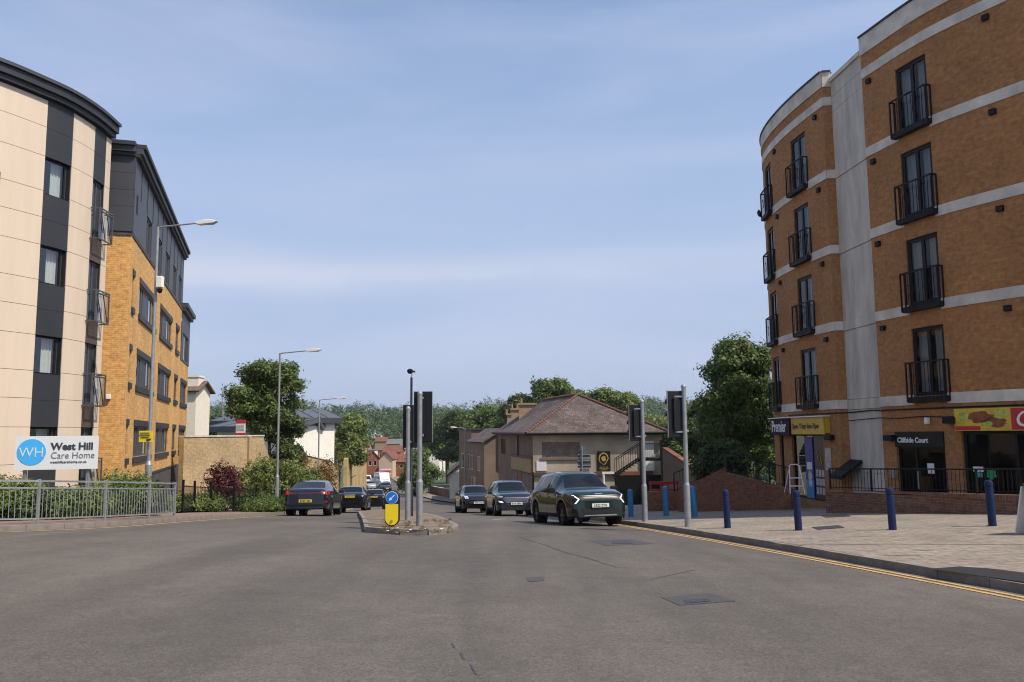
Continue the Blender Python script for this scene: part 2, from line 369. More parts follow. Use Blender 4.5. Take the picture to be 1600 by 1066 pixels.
pave_l = struct(grid('pavement_left', py_, lambda y: (xl(y) - (2.4 + 16 * max(0, min(1, (18 - y) / 3))), xl(y) - .12), lambda x, y: PL(x, y) - .003, PAVEL, 8))
qy = list(np.arange(-3.5, 12, .35)) + list(np.arange(12, 62, .75)) + list(np.arange(63, 241, 3))
pave_r = struct(grid('pavement_right', qy, lambda y: (xr(y) + .12, xr(y) + (15 if y < 45 else max(2.4, 15 - (y - 45) * 1.6))), lambda x, y: PR(x, y) - .003, PAVE, 16))
soil = struct(grid('planting_bed', list(np.arange(18, 62, 1.)), lambda y: (xl(y) - 9, xl(y) - 2.35), lambda x, y: PL(x, y) + .05 - .05 * max(0, xl(y) - 2.4 - x) * max(0, min(1, (y - 26) / 6)), SOIL, 8))

# kerb stones, each its own piece
def polylen(P):
    P = np.array(P); d = np.hypot(*np.diff(P, axis=0).T); return P, np.concatenate([[0], np.cumsum(d)])
def along(P, s, u): return np.array([np.interp(u, s, P[:, 0]), np.interp(u, s, P[:, 1])])
kmesh = {}
def kerbs(P, parent, side, u0, u1, fn, hgt=KERB, Lk=.915):
    P, s = polylen(P); u = u0; random.seed(4)
    if 'k' not in kmesh:
        kmesh['k'] = MB().box((0, 0, -.06), (.135, .905, .36)).mesh('kerb_stone'); kmesh['k'].materials.append(KERBM)
    while u + Lk <= u1:
        a = along(P, s, u); b = along(P, s, u + Lk); c = (a + b) / 2
        za = fn(a[0], a[1]); zb = fn(b[0], b[1]); d = Vector((b[0] - a[0], b[1] - a[1], zb - za)).normalized()
        x = d.cross(Vector((0, 0, 1))).normalized(); z = x.cross(d)
        M = Matrix((x, d, z)).transposed().to_4x4(); off = x * (.068 * side) if side else Vector()
        M.translation = Vector((c[0], c[1], (za + zb) / 2 + hgt - .12 + random.uniform(-.006, .006))) + off
        o = bpy.data.objects.new('kerb_stone', kmesh['k']); COL.objects.link(o); o.parent = parent; o.matrix_local = M
        u += Lk
_, sL = polylen(KLs); _, sR = polylen(KRs)
kerbs(KLs, pave_l, -1, sL[0] + 30, sL[0] + 106, G)
kerbs(KRs, pave_r, 1, sR[0] + 36, sR[0] + 128, G)

# road paint and scars: thin sheets on the road
def ribbon(pts, w, mat_, name, parent, dz=.006, jitter=0):
    m = MB(); P, s = polylen(pts); n = max(2, int(s[-1] / .5)); us = np.linspace(0, s[-1], n); vs = []; random.seed(len(name) + n)
    for u in us:
        p = along(P, s, u); q = along(P, s, min(s[-1], u + .05)) - along(P, s, max(0, u - .05)); q = q / (np.hypot(*q) + 1e-9)
        jj = random.uniform(-jitter, jitter); ww = w * (1 + random.uniform(-1, 1) * (.5 if jitter else 0))
        for e in (-1, 1):
            x = p[0] + q[1] * (e * ww / 2 + jj); y = p[1] - q[0] * (e * ww / 2 + jj); vs.append((x, y, G(x, y) + dz))
    m.add(vs, [(2 * i, 2 * i + 1, 2 * i + 3, 2 * i + 2) for i in range(n - 1)]); return m.obj(name, mat_, parent)
def offset(P, d):
    P = np.array(P); t = np.gradient(P, axis=0); t /= np.hypot(t[:, 0], t[:, 1])[:, None]; return P + np.stack([t[:, 1], -t[:, 0]], 1) * d
selR = KRs[(KRs[:, 1] > .5) & (KRs[:, 1] < 50)]; selL = KLs[(KLs[:, 1] > 14.6) & (KLs[:, 1] < 75)]
for d in (.24, .42): ribbon(offset(selR, -d), .085, YELP, 'yellow_line', road)
ribbon(offset(selL, .36), .125, YELP, 'yellow_line', road)
def pxline(pts, w, name, mat_=TAR, jitter=.0, dz=.004):
    P = [hit(*p) for p in pts]; return ribbon([(p.x, p.y) for p in P], w, mat_, name, road, dz, jitter)
pxline([(815, 840), (880, 862), (965, 887)], .022, 'crack', jitter=.03)
pxline([(965, 887), (1020, 890), (1085, 892)], .018, 'crack', jitter=.03)
pxline([(1085, 891), (1018, 906)], .028, 'crack', jitter=.03)
pxline([(960, 902), (880, 900), (820, 906)], .012, 'crack', jitter=.03)
for a_, b_ in (((705, 1007), (712, 1014)), ((718, 1022), (727, 1031)), ((734, 1040), (746, 1056))): pxline([a_, b_], .025, 'crack', jitter=.02)
pxline([(720, 850), (800, 842), (830, 846)], .014, 'crack', jitter=.03)
SCUFF = mat('tyre_scuff', (.088, .076, .065), .8, var=.3, scale=5)
for a, b in [((768, 798), (800, 797)), ((770, 812), (790, 811)), ((640, 797), (655, 797))]: pxline([a, b], .1, 'lane_mark', WHTP)
def cover(pts, name, mat_, parent=road, fn=G, dz=.004):
    P = [hit(*p, fn=fn) for p in pts]; m = MB(); m.add([(p.x, p.y, fn(p.x, p.y) + dz) for p in P], [tuple(range(len(P)))]); return m.obj(name, mat_, parent)
PATCH = mat('fresh_tarmac', (.058, .054, .056), .75, var=.25, scale=30, bump=.4)
cover([(1033, 934), (1110, 927), (1150, 940), (1062, 947)], 'repair_patch', PATCH)
cover([(1068, 939), (1104, 936), (1112, 941), (1072, 944)], 'manhole_cover', IRON, dz=.008)
cover([(920, 845), (985, 843), (1022, 850), (948, 853)], 'repair_patch', PATCH)
cover([(955, 846), (985, 845), (990, 850), (958, 850)], 'manhole_cover', IRON, dz=.008)
cover([(822, 903), (848, 902), (851, 908), (826, 910)], 'repair_patch', PATCH)
cover([(1282, 806), (1320, 804), (1330, 807), (1290, 809)], 'inspection_cover', IRON, pave_r, PR, .006)
cover([(1268, 824), (1310, 821), (1320, 825), (1278, 828)], 'inspection_cover', IRON, pave_r, PR, .006)

# ================================================================== WALL TOOLS
class Path:
    def __init__(s, pts, side, smooth=0):
        if smooth: pts = crom(pts, smooth)
        s.P = np.array(pts, float); s.side = side; d = np.diff(s.P, axis=0); L = np.hypot(d[:, 0], d[:, 1])
        s.s = np.concatenate([[0], np.cumsum(L)]); s.len = s.s[-1]; t = d / L[:, None]
        vt = np.concatenate([t[:1], (t[:-1] + t[1:]) / 2, t[-1:]]); vt /= np.hypot(vt[:, 0], vt[:, 1])[:, None]; s.t = vt
    def pos(s, u, z, off=0):
        x = np.interp(u, s.s, s.P[:, 0]); y = np.interp(u, s.s, s.P[:, 1]); n = s.nrm(u)
        return Vector((x + n.x * off, y + n.y * off, z))
    def tan(s, u): return Vector((np.interp(u, s.s, s.t[:, 0]), np.interp(u, s.s, s.t[:, 1]), 0)).normalized()
    def nrm(s, u):
        t = s.tan(u); return Vector((-t.y, t.x, 0)) * s.side
    def us(s, a, b, extra=()):
        return sorted({round(float(x), 4) for x in [a, b, *extra] + [q for q in s.s if a + .02 < q < b - .02]})
def wall(P, u0, u1, z0, z1, holes=(), dep=.14, m=None):
    m = m or MB(); us = P.us(u0, u1, [h for q in holes for h in q[:2]]); zs = sorted({z0, z1, *[h for q in holes for h in q[2:]]})
    for a, b in zip(us[:-1], us[1:]):
        for c, d in zip(zs[:-1], zs[1:]):
            mu, mz = (a + b) / 2, (c + d) / 2
            if any(h[0] < mu < h[1] and h[2] < mz < h[3] for h in holes): continue
            q = [P.pos(a, c), P.pos(b, c), P.pos(b, d), P.pos(a, d)]; uv = [(a, c), (b, c), (b, d), (a, d)]
            if P.side > 0: q.reverse(); uv.reverse()
            m.quad(*q, uv)
    for a, b, c, d in holes:
        for (p, q, r, t) in [((a, c), (b, c), 0, 0), ((b, c), (b, d), 0, 0), ((b, d), (a, d), 0, 0), ((a, d), (a, c), 0, 0)]:
            m.quad(P.pos(*p), P.pos(*q), P.pos(*q, -dep), P.pos(*p, -dep), [(p[0], p[1]), (q[0], q[1]), (q[0] + dep, q[1] + dep), (p[0] + dep, p[1] + dep)])
    return m
def strip(P, u0, u1, z0, z1, o0, o1, m=None):
    """solid band following the wall from offset o0 to o1"""
    m = m or MB(); us = P.us(u0, u1); vs = []; fs = []; uv = []
    for u in us: vs += [P.pos(u, z0, o0), P.pos(u, z0, o1), P.pos(u, z1, o1), P.pos(u, z1, o0)]
    for i in range(len(us) - 1):
        for k in range(4):
            f = (4 * i + k, 4 * i + (k + 1) % 4, 4 * i + 4 + (k + 1) % 4, 4 * i + 4 + k); fs.append(f)
            v = [z0, z0, z1, z1]; uv.append([(us[i], v[k]), (us[i], v[(k + 1) % 4]), (us[i + 1], v[(k + 1) % 4]), (us[i + 1], v[k])])
    fs += [(3, 2, 1, 0), tuple(4 * (len(us) - 1) + k for k in range(4))]; uv += [[(0, 0)] * 4] * 2
    m.add(vs, fs, uv); return m
def frame_of(P, a, b, off=0):
    A = P.pos(a, 0, off); B = P.pos(b, 0, off); t = (B - A).normalized(); n = Vector((-t.y, t.x, 0)) * P.side
    return A, t, n, (B - A).length
def fbox(m, fr, a, b, c, d, o0, o1):
    A, t, n, L = fr; ctr = A + t * ((a + b) / 2) + n * ((o0 + o1) / 2) + Vector((0, 0, (c + d) / 2))
    m.box(ctr, (abs(b - a), abs(o1 - o0), abs(d - c)), Matrix((t, n, Vector((0, 0, 1)))).transposed()); return m
def window(parent, P, a, b, c, d, fm=FRAME, dep=.1, fw=.06, mull=(), trans=(), glass=GLASS, curtain=None, name='window', cseed=0, room=.5, panel=None, panelmat=None):
    fr = frame_of(P, a, b, -dep); L = fr[3]; m = MB()
    fbox(m, fr, 0, fw, c, d, -.03, .03); fbox(m, fr, L - fw, L, c, d, -.03, .03)
    fbox(m, fr, fw, L - fw, c, c + fw, -.03, .03); fbox(m, fr, fw, L - fw, d - fw, d, -.03, .03)
    for q in mull: fbox(m, fr, L * q - fw / 2, L * q + fw / 2, c + fw, d - fw, -.028, .028)
    for q in trans: fbox(m, fr, fw, L - fw, c + (d - c) * q - fw / 2, c + (d - c) * q + fw / 2, -.026, .026)
    w = m.obj(name, fm, parent)
    A, t, n, _ = fr; Z = lambda z: Vector((0, 0, z))
    cuts = [0] + list(mull) + [1]
    for i in range(len(cuts) - 1):
        x0 = L * cuts[i] + (fw if i == 0 else fw / 2); x1 = L * cuts[i + 1] - (fw if i == len(cuts) - 2 else fw / 2)
        if panel and i in panel:
            fbox(MB(), fr, x0, x1, c + fw, d - fw, -.02, .015).obj('infill_panel', panelmat or DGREY, w) ; continue
        MB().quad(A + t * x0 + Z(c + fw), A + t * x1 + Z(c + fw), A + t * x1 + Z(d - fw), A + t * x0 + Z(d - fw)).obj('pane', glass, w)
    rv = [A + t * x + n * o + Z(z) for o in (-.035, -room) for x, z in ((-.05, c - .05), (L + .05, c - .05), (L + .05, d + .05), (-.05, d + .05))]
    MB().add(rv, [(4, 5, 6, 7), (0, 1, 5, 4), (1, 2, 6, 5), (2, 3, 7, 6), (3, 0, 4, 7)]).obj('room', ROOM, w)
    if curtain:
        for (f0, f1, h0, h1) in curtain:
            mm = MB(); k = max(6, int((f1 - f0) * L / .04)); vs = []; rr = random.Random(cseed + int(a * 7 + c * 13))
            for i in range(k + 1):
                x = L * (f0 + (f1 - f0) * i / k); o = -.14 + .025 * math.sin(i * 1.9 + rr.random())
                vs += [A + t * x + n * o + Z(c + (d - c) * h0), A + t * x + n * o + Z(c + (d - c) * h1)]
            mm.add(vs, [(2 * i, 2 * i + 2, 2 * i + 3, 2 * i + 1) for i in range(k)]); mm.obj('curtain', CURT, w, smooth=80)
    return w

# ================================================================== RIGHT: BRICK APARTMENT BLOCK OVER SHOPS
RB = thing('apartment_block', 'curved orange brick apartment block with pale bands and black balconies above shops', 'building', (13, 26, -1))
RF = Path([(14.28, 20.55), (13.75, 21.45), (12.55, 23.85), (11.82, 26.6)], 1, 6)
U0 = 18.565 - RF.len                      # the front was measured from further right
PI = Path([(11.82, 26.6), (11.66, 28.82)], 1)
RT = Path([(11.66, 28.82), (11.36, 28.86)], 1)
BY = Path([(11.36, 28.86), (11.12, 30.6), (10.98, 32.3), (10.98, 34), (11.2, 35.6), (11.75, 37), (12.8, 38.2), (14.5, 39), (20, 40.2)], 1, 5)
FL = [2.65, 5.40, 8.15, 10.90]
def doors_holes(us): return [(a, b, f - .05, f + 2.0) for f in FL for a, b in us]
fu = [(15.72 - U0, 16.98 - U0)]
bu = [(1.42, 2.66), (5.0, 6.2)]
SH = [(15.95 - U0, 17.95 - U0, -.75, 1.54), (.35, 15.38 - U0, -.75, 1.6)]
wall(RF, 0, RF.len, -2.2, 14.1, doors_holes(fu) + SH).obj('wall', BR_O, RB)
PS = [(1.2, 3.9, -.95, 1.5), (4.9, 5.5, -.95, 1.5)]
wall(BY, 0, BY.len, -2.4, 14.0, doors_holes(bu) + PS).obj('wall', BR_O, RB)
wall(RT, 0, RT.len, -2.2, 14.0).obj('wall', BR_O, RB)
# concrete pier made of separate slabs
pz = [-2.2, .2, 2.3, 2.65, 5.05, 5.4, 7.8, 8.15, 10.55, 10.9, 13.05, 13.6, 14.15]
for a, b in zip(pz[:-1], pz[1:]):
    strip(PI, .0, PI.len, a + .006, b - .006, -.2, .03 if b - a < .5 else .0).obj('concrete_slab', CONC, RB)
strip(PI, 0, PI.len, 14.15, 14.3, -.4, .07).obj('pier_coping', BAND, RB); strip(PI, 0, PI.len, 14.32, 14.55, -.6, -.3).obj('pier_capping', DGREY, RB)
for P, cop in ((RF, (14.1, 14.72)), (BY, (14.0, 14.55)), (RT, (14.0, 14.55))):
    for f in FL:
        cuts = [0] + [x for ab in (fu if P is RF else bu if P is BY else []) for x in ab] + [P.len]; cuts.sort()
        for i in range(0, len(cuts), 2): strip(P, cuts[i] + .001, cuts[i + 1] - .001, f - .31, f, -.03, .028).obj('stone_band', BAND, RB)
    strip(P, 0, P.len, 13.30, 13.62, -.03, .028).obj('stone_band', BAND, RB)
    strip(P, 0, P.len, cop[0], cop[1], -.35, .045).obj('coping', BAND, RB); strip(P, 0, P.len, cop[1] + .002, cop[1] + .06, -.4, .09).obj('capping', DGREY, RB)
MB().add([RF.pos(u, 13.9, -.3) for u in np.linspace(0, RF.len, 9)] + [PI.pos(PI.len, 13.9, -.3)] + [BY.pos(u, 13.9, -.3) for u in np.linspace(.4, BY.len, 14)] + [Vector((29, 38, 13.9)), Vector((29, 21.8, 13.9))], [tuple(range(26))]).obj('flat_roof', DGREY, RB)
RBk = Path([(20, 40.2), (30, 38), (30, 21.5), (14.28, 20.55)], 1)
wall(RBk, 0, RBk.len, -3, 14.5).obj('wall', BR_O, RB)
def juliet(P, a, b, f):
    w = window(RB, P, a, b, f - .05, f + 2.0, FRAME, .08, .115, (.5,), (), GLASSR, [(.08, .42, .02, .98), (.58, .95, .02, .98)] if (int(a * 3 + f) % 3) else [(.1, .45, .02, .97), (.55, .98, .02, .55)], 'french_door', int(f * 10))
    fr = frame_of(P, a - .1, b + .1); L = fr[3]; m = MB(); z0, z1 = f - .22, f + .95; o = .20
    for z in (z0, z1): fbox(m, fr, 0, L, z - .022, z + .022, o - .02, o + .02)
    fbox(m, fr, 0, L, z0 - .03, z0 + .14, .03, o)
    for x in (0, L):
        fbox(m, fr, x - .02, x + .02, z0, z1, o - .02, o + .02); fbox(m, fr, x - .02, x + .02, z1 - .02, z1 + .02, 0, o); fbox(m, fr, x - .02, x + .02, z0, z1, 0, .04)
    n = 10
    for i in range(1, n):
        x = L * i / n; fbox(m, fr, x - .007, x + .007, z0, z1, o - .007, o + .007)
    m.obj('balcony', BLKMET, RB)
    A, t, nn, _ = fr
    for q in (.28, .72):
        bl = MB()
        c = A + t * (L * q) + nn * o + Vector((0, 0, f + .4)); ring = [c + t * (.13 * math.cos(k * .52)) + Vector((0, 0, .2 * math.sin(k * .52))) for k in range(13)]
        bl.tube(ring, .008, 5, False); bl.obj('balcony_scroll', BLKMET, RB)
for f in FL:
    for a, b in fu: juliet(RF, a, b, f)
    for a, b in bu: juliet(BY, a, b, f)
    for u, P in ((18.2 - U0, RF), (13.75 - U0, RF), (.55, BY), (4.3, BY)):
        fr = frame_of(P, u - .09, u + .09); v = fbox(MB(), fr, 0, .18, f + 2.10, f + 2.26, -.02, .1); v.obj('wall_vent', BLKMET, RB)
# downpipes, cables, security cameras
MB().tube([RF.pos(u, 2.22, .05) for u in np.linspace(.2, RF.len, 12)] + [PI.pos(.5, 2.24, .05), PI.pos(2, 2.2, .06)] + [BY.pos(u, 2.2, .05) for u in np.linspace(.1, 4, 6)], .022, 6).obj('cable', BLKMET, RB, 60)
MB().tube([RF.pos(u, 1.97 + .02 * math.sin(u * 3), .04) for u in np.linspace(15.5 - U0, RF.len, 8)] + [PI.pos(1, 1.96, .05), PI.pos(2.1, 1.92, .05)], .014, 6).obj('cable', BLKMET, RB, 60)
for P, u, z in ((RF, 18.1 - U0, 1.35), (BY, .55, 1.35), (RF, 15.6 - U0, 1.85)):
    fr = frame_of(P, u - .25, u + .25); fbox(MB(), fr, .05, .45, z - .09, z + .09, .02, .22).obj('wall_lamp', BLKMET, RB, bevel=.02)
fr = frame_of(RF, 16.4 - U0, 16.6 - U0); fbox(MB(), fr, 0, .12, 1.75, 1.95, .02, .15).obj('alarm_box', WHITEP, RB, bevel=.02)
MB().lathe([(.0, -.04), (.12, -.03), (.17, .03), (.18, .04)], 14, BY.pos(6.28, 11.0, .30), Matrix.Rotation(R_(70), 3, 'Y')).obj('satellite_dish', BLKMET, RB, 60)
# --- entrance of the flats
fr = frame_of(RF, 15.95 - U0, 17.95 - U0); A, t, n, L = fr
door = fbox(MB(), fr, .002, L - .002, 1.08, 1.535, -.06, .05).obj('entrance_fascia', BLACK, RB)
text('Cliffside Court', .215, 'lettering', WHITEP, door, A + t * (L - .12) + n * .056 + Vector((0, 0, 1.21)), -t, (0, 0, 1), 'LEFT', .006)
dw = window(RB, RF, 15.97 - U0, 17.93 - U0, -.75, 1.08, FRAME, .09, .07, (.62,), (.12,), GLASSD, None, 'entrance_door', room=1.6)
fbox(MB(), fr, .55, .82, .30, .60, -.075, -.07).obj('notice', SIGNW, dw)
fbox(MB(), fr, L * .62 - .12, L * .62 - .08, -.2, .35, -.06, .01).obj('door_handle', GALV, dw)
MB().box(A + t * (L * .82) - n * .7 + Vector((0, 0, -.05)), (.22, .22, .42)).obj('yellow_cleaning_sign', mat('hazard_orange', (.75, .28, .01), .5), dw)
fr2 = frame_of(RF, 18.02 - U0, 18.25 - U0); fbox(MB(), fr2, 0, .2, .1, .42, .0, .06).obj('entry_phone', GALV, RB)
# --- takeaway at the right
fr = frame_of(RF, .05, 15.45 - U0); A, t, n, L = fr
fas = fbox(MB(), fr, 0, L, 1.55, 2.17, .0, .16).obj('takeaway_fascia', mat('food_yellow', (.62, .42, .04), .4, var=.25, scale=3), RB)
def blob(m, fr, cx, cz, rx, rz, o, seed, n=22):
    A, t, nn, _ = fr; rr = random.Random(seed); pts = [(1 + rr.uniform(-.22, .22)) for _ in range(n)]
    m.add([A + t * (cx + rx * pts[k] * math.cos(2 * math.pi * k / n)) + nn * o + Vector((0, 0, cz + rz * pts[k] * math.sin(2 * math.pi * k / n))) for k in range(n)], [tuple(range(n))])
MEAT = mat('printed_food_brown', (.22, .07, .02), .45, var=.5, scale=9); LEAFY = mat('printed_food_green', (.42, .45, .08), .45, var=.5, scale=9)
PRED = mat('printed_red', (.45, .02, .03), .4, var=.15, scale=4)
bb = MB(); blob(bb, fr, L - .75, 1.93, .42, .15, .165, 1); blob(bb, fr, L - 1.15, 1.78, .35, .13, .165, 2); bb.obj('printed_food', MEAT, fas)
bb = MB(); blob(bb, fr, L - 1.35, 2.0, .22, .12, .168, 3); blob(bb, fr, L - .95, 1.72, .18, .08, .168, 4); blob(bb, fr, L - .3, 1.95, .14, .14, .168, 5); bb.obj('printed_food', LEAFY, fas)
fbox(MB(), fr, L - .75, L - .02, 1.57, 1.68, .16, .172).obj('red_strip', PRED, fas)
pr = fbox(MB(), fr, .02, L - 1.62, 1.575, 2.145, .16, .175).obj('red_panel', PRED, fas)
text('Ch', .62, 'lettering', WHITEP, pr, A + t * (L - 1.70) + n * .18 + Vector((0, 0, 1.66)), -t, (.22 * -t.x, .22 * -t.y, 1), 'LEFT', .004)
tw = window(RB, RF, .4, 15.36 - U0, -.75, 1.53, FRAME, .1, .08, (.5,), (), GLASSD, None, 'shopfront', room=2.2)
fr = frame_of(RF, .4, 15.36 - U0, -.1)
mm = MB(); blob(mm, fr, fr[3] - .72, .38, .15, .15, .012, 7); mm.obj('green_sticker', mat('sticker_green', (.02, .28, .10), .5), tw)
mm = MB(); fbox(mm, fr, fr[3] - .5, fr[3] - .2, .42, .56, .008, .012); mm.obj('white_sticker', SIGNW, tw)
mm = MB(); fbox(mm, fr, fr[3] - .46, fr[3] - .27, .27, .4, .008, .012); mm.obj('teal_sticker', mat('sticker_teal', (.08, .35, .40), .5), tw)
# --- corner shop
fr = frame_of(BY, .65, 4.0, .02); A, t, n, L = fr
fs_ = strip(BY, .65, 6.3, 1.5, 2.08, .0, .17).obj('shop_fascia', mat('shop_yellow', (.62, .36, .03), .45, var=.12), RB)
strip(BY, .6, 6.35, 2.09, 2.13, .0, .3).obj('fascia_trim', WHITEP, RB)
fq = frame_of(BY, 3.35, 5.6, .2); pl = fbox(MB(), fq, 0, fq[3], 1.42, 2.085, .0, .09).obj('name_panel', mat('shop_purple', (.020, .008, .028), .7, spec=.2), fs_)
text('Premier', .64, 'lettering', WHITEP, pl, fq[0] + fq[1] * (fq[3] - .08) + fq[2] * .1 + Vector((0, 0, 1.56)), -fq[1], (0, 0, 1), 'LEFT', .012, sx=.88)
fq = frame_of(BY, .68, 3.3, .18); yp_ = fbox(MB(), fq, 0, fq[3], 1.46, 2.085, .0, .05).obj('hours_panel', mat('shop_yellow2', (.62, .38, .03), .45, var=.12), fs_)
text('Open 7 Days 6am-10pm', .27, 'lettering', mat('brown_ink', (.14, .05, .02), .6), yp_, fq[0] + fq[1] * (fq[3] - .08) + fq[2] * .06 + Vector((0, 0, 1.68)), -fq[1], (0, 0, 1), 'LEFT', .004, sx=.82)
sw = window(RB, BY, 1.22, 3.88, -.95, 1.48, FRAME, .1, .08, (.33, .62), (), GLASSD, None, 'shop_door', room=1.8)
fr = frame_of(BY, 1.22, 3.88, -.1); L = fr[3]
fbox(MB(), fr, .05, L * .31, -.9, 1.4, .03, .05).obj('poster_panel', mat('poster_dark', (.035, .015, .025), .4), sw)
ps = MB(); rr = random.Random(3)
for i in range(3):
    for j in range(3):
        if rr.random() < .85: fbox(ps, fr, .1 + i * .24, .28 + i * .24, -.72 + j * .32, -.47 + j * .32, .05, .056)
ps.obj('poster_print', mat('poster_pale', (.5, .42, .42), .5, var=.5, scale=14), sw)
MB().tube([fr[0] + fr[1] * (.1 + .13 * k) + fr[2] * .06 + Vector((0, 0, .45 + .28 * (k / 4) + .12 * (-1) ** k)) for k in range(6)], .016, 5).obj('gold_script', mat('gold_ink', (.5, .3, .06), .4), sw)
bn = fbox(MB(), fr, L * .36, L * .60, -.92, 1.35, .03, .06).obj('banner', mat('banner_blue', (.02, .04, .24), .45, var=.15), sw)
fbox(MB(), fr, L * .36, L * .60, -.9, -.25, .06, .066).obj('banner_print', mat('banner_cyan', (.03, .22, .5), .45, var=.2), bn)
fbox(MB(), fr, L * .40, L * .56, .15, .42, .06, .066).obj('banner_print', SIGNW, bn)
mm = MB(); blob(mm, fr, L * .46, -.2, .16, .32, .07, 5); mm.obj('banner_print', mat('banner_product', (.5, .55, .6), .4, var=.5, scale=12), bn)
fr = frame_of(BY, .55, 1.1); fbox(MB(), fr, .12, .5, .18, .98, .0, .03).obj('wall_poster', mat('poster_white', (.45, .36, .34), .5, var=.5, scale=9), RB)
window(RB, BY, 4.92, 5.48, -.95, 1.45, FRAME, .1, .06, (), (), GLASSD, None, 'shop_window', room=1.2)
A, t, n, L = frame_of(PI, .2, 2.0)
MB().prism([(0, 0), (.75, -.55), (.75, -.42), (0, .1)], A + t * 1.2 + Vector((0, 0, .5)), n, (0, 0, 1), .9).obj('awning_canopy', BLKMET, RB)

# forecourt wall of brick with railings
FW = Path([(15.6, 14.6), (13.3, 18.6), (11.35, 22), (9.45, 25.4)], 1, 4)
fw = thing('forecourt_wall', 'low red brick wall with black railings in front of the flats entrance', 'wall', (11.3, 22, -.6))
def slopewall(P, u0, u1, zt, name, mt, parent, th=.24, zb=-2.0):
    m = MB(); us = P.us(u0, u1, np.linspace(u0, u1, 9)); vs = []; fs = []; uv = []; zf = zb if callable(zb) else (lambda u: zb)
    for u in us: vs += [P.pos(u, zf(u), 0), P.pos(u, zt(u), 0), P.pos(u, zt(u), -th), P.pos(u, zf(u), -th)]
    for i in range(len(us) - 1):
        for k in range(4):
            f = (4 * i + k, 4 * i + (k + 1) % 4, 4 * i + 4 + (k + 1) % 4, 4 * i + 4 + k); fs.append(f); uv.append([(us[j // 4] + (th if j % 4 >= 2 else 0), vs[j].z) for j in f])
    fs += [(0, 1, 2, 3), tuple(4 * (len(us) - 1) + k for k in (3, 2, 1, 0))]; uv += [[(0, vs[0].z), (0, vs[1].z), (th, vs[2].z), (th, vs[3].z)]] * 2
    m.add(vs, fs, uv); return m.obj(name, mt, parent)
ztop = lambda u: -.02 - .0 * u
ztop = lambda u: -.05 - .03 * (u - 8)
slopewall(FW, 0, FW.len, lambda u: ztop(u) - .08, 'wall', BR_R, fw)
SOLD = brick('soldier_brick', (.19, .08, .045), (.135, .058, .034), (.2, .13, .09), .25, bw=.075, rh=.3)
slopewall(Path([tuple(p) for p in offset(FW.P, -.02)], 1), 0, FW.len, ztop, 'coping', SOLD, fw, .28, -.16)
def railing(P, u0, u1, zt, h, parent, mt=BLKMET, sp=.11, off=-.12):
    m = MB(); m.tube([P.pos(u, zt(u) + h, off) for u in np.linspace(u0, u1, 10)], .02, 6); m.tube([P.pos(u, zt(u) + .07, off) for u in np.linspace(u0, u1, 10)], .012, 5)
    m.obj('rail', mt, parent, 60)
    n = int((u1 - u0) / sp); me = MB().tube([(0, 0, 0), (0, 0, h)], .008, 5).mesh('baluster'); me.materials.append(mt)
    mp_ = MB().box((0, 0, h / 2), (.05, .05, h + .02)).mesh('post'); mp_.materials.append(mt)
    for i in range(n + 1):
        u = u0 + (u1 - u0) * i / n; post = i % 14 == 0 or i == n
        o = bpy.data.objects.new('post' if post else 'baluster', mp_ if post else me); COL.objects.link(o); o.parent = parent
        o.location = WM[parent.name].inverted() @ P.pos(u, zt(u), off)
railing(FW, 6.2, FW.len - .1, ztop, .62, fw)

# ramp walls at the corner
RA = Path([(9.85, 37.5), (9.2, 34.2), (8.75, 32.9)], 1); RBp = Path([(8.75, 32.9), (11.1, 31.0)], 1)
rw = thing('ramp_wall', 'red brick ramp wall rising to a point beside the corner shop', 'wall', (8.75, 32.9, -1.3))
A1 = at(1133, 742, 32.9)
RWm = brick('ramp_brick', (.23, .085, .036), (.155, .058, .027), (.15, .09, .06), .25, stain=.2)
P1 = Path([tuple(at(1060, 790, 33.6).xy), tuple(at(1133, 790, 32.4).xy)], -1); P2 = Path([tuple(at(1133, 790, 32.4).xy), tuple(at(1236, 790, 30.2).xy)], -1)
slopewall(P1, 0, P1.len, lambda u: -.75 + (.02 + .75) * (u / P1.len) ** .9, 'wall', RWm, rw, .24, -2.6)
slopewall(P2, 0, P2.len, lambda u: .02 - .52 * (u / P2.len), 'wall', RWm, rw, .24, -2.6)
P3 = Path([tuple(at(1010, 790, 36.5).xy), tuple(at(1055, 790, 36).xy), tuple(at(1135, 780, 34.6).xy)], -1)
z3 = lambda u: -.98 if u < 1.25 else -.98 + 1.1 * (u - 1.25) / (P3.len - 1.25)
rw2 = thing('ramp_wall', 'rear red brick ramp wall with thin railings climbing behind the front ramp wall', 'wall', tuple(P3.pos(1, -1.6)))
slopewall(P3, 0, P3.len, z3, 'wall', RWm, rw2, .24, -2.8)
railing(P3, 1.2, P3.len - .05, z3, .8, rw2, sp=.13)
railing(P2, .05, P2.len - .1, lambda u: .02 - .52 * (u / P2.len), .75, rw, sp=.13)

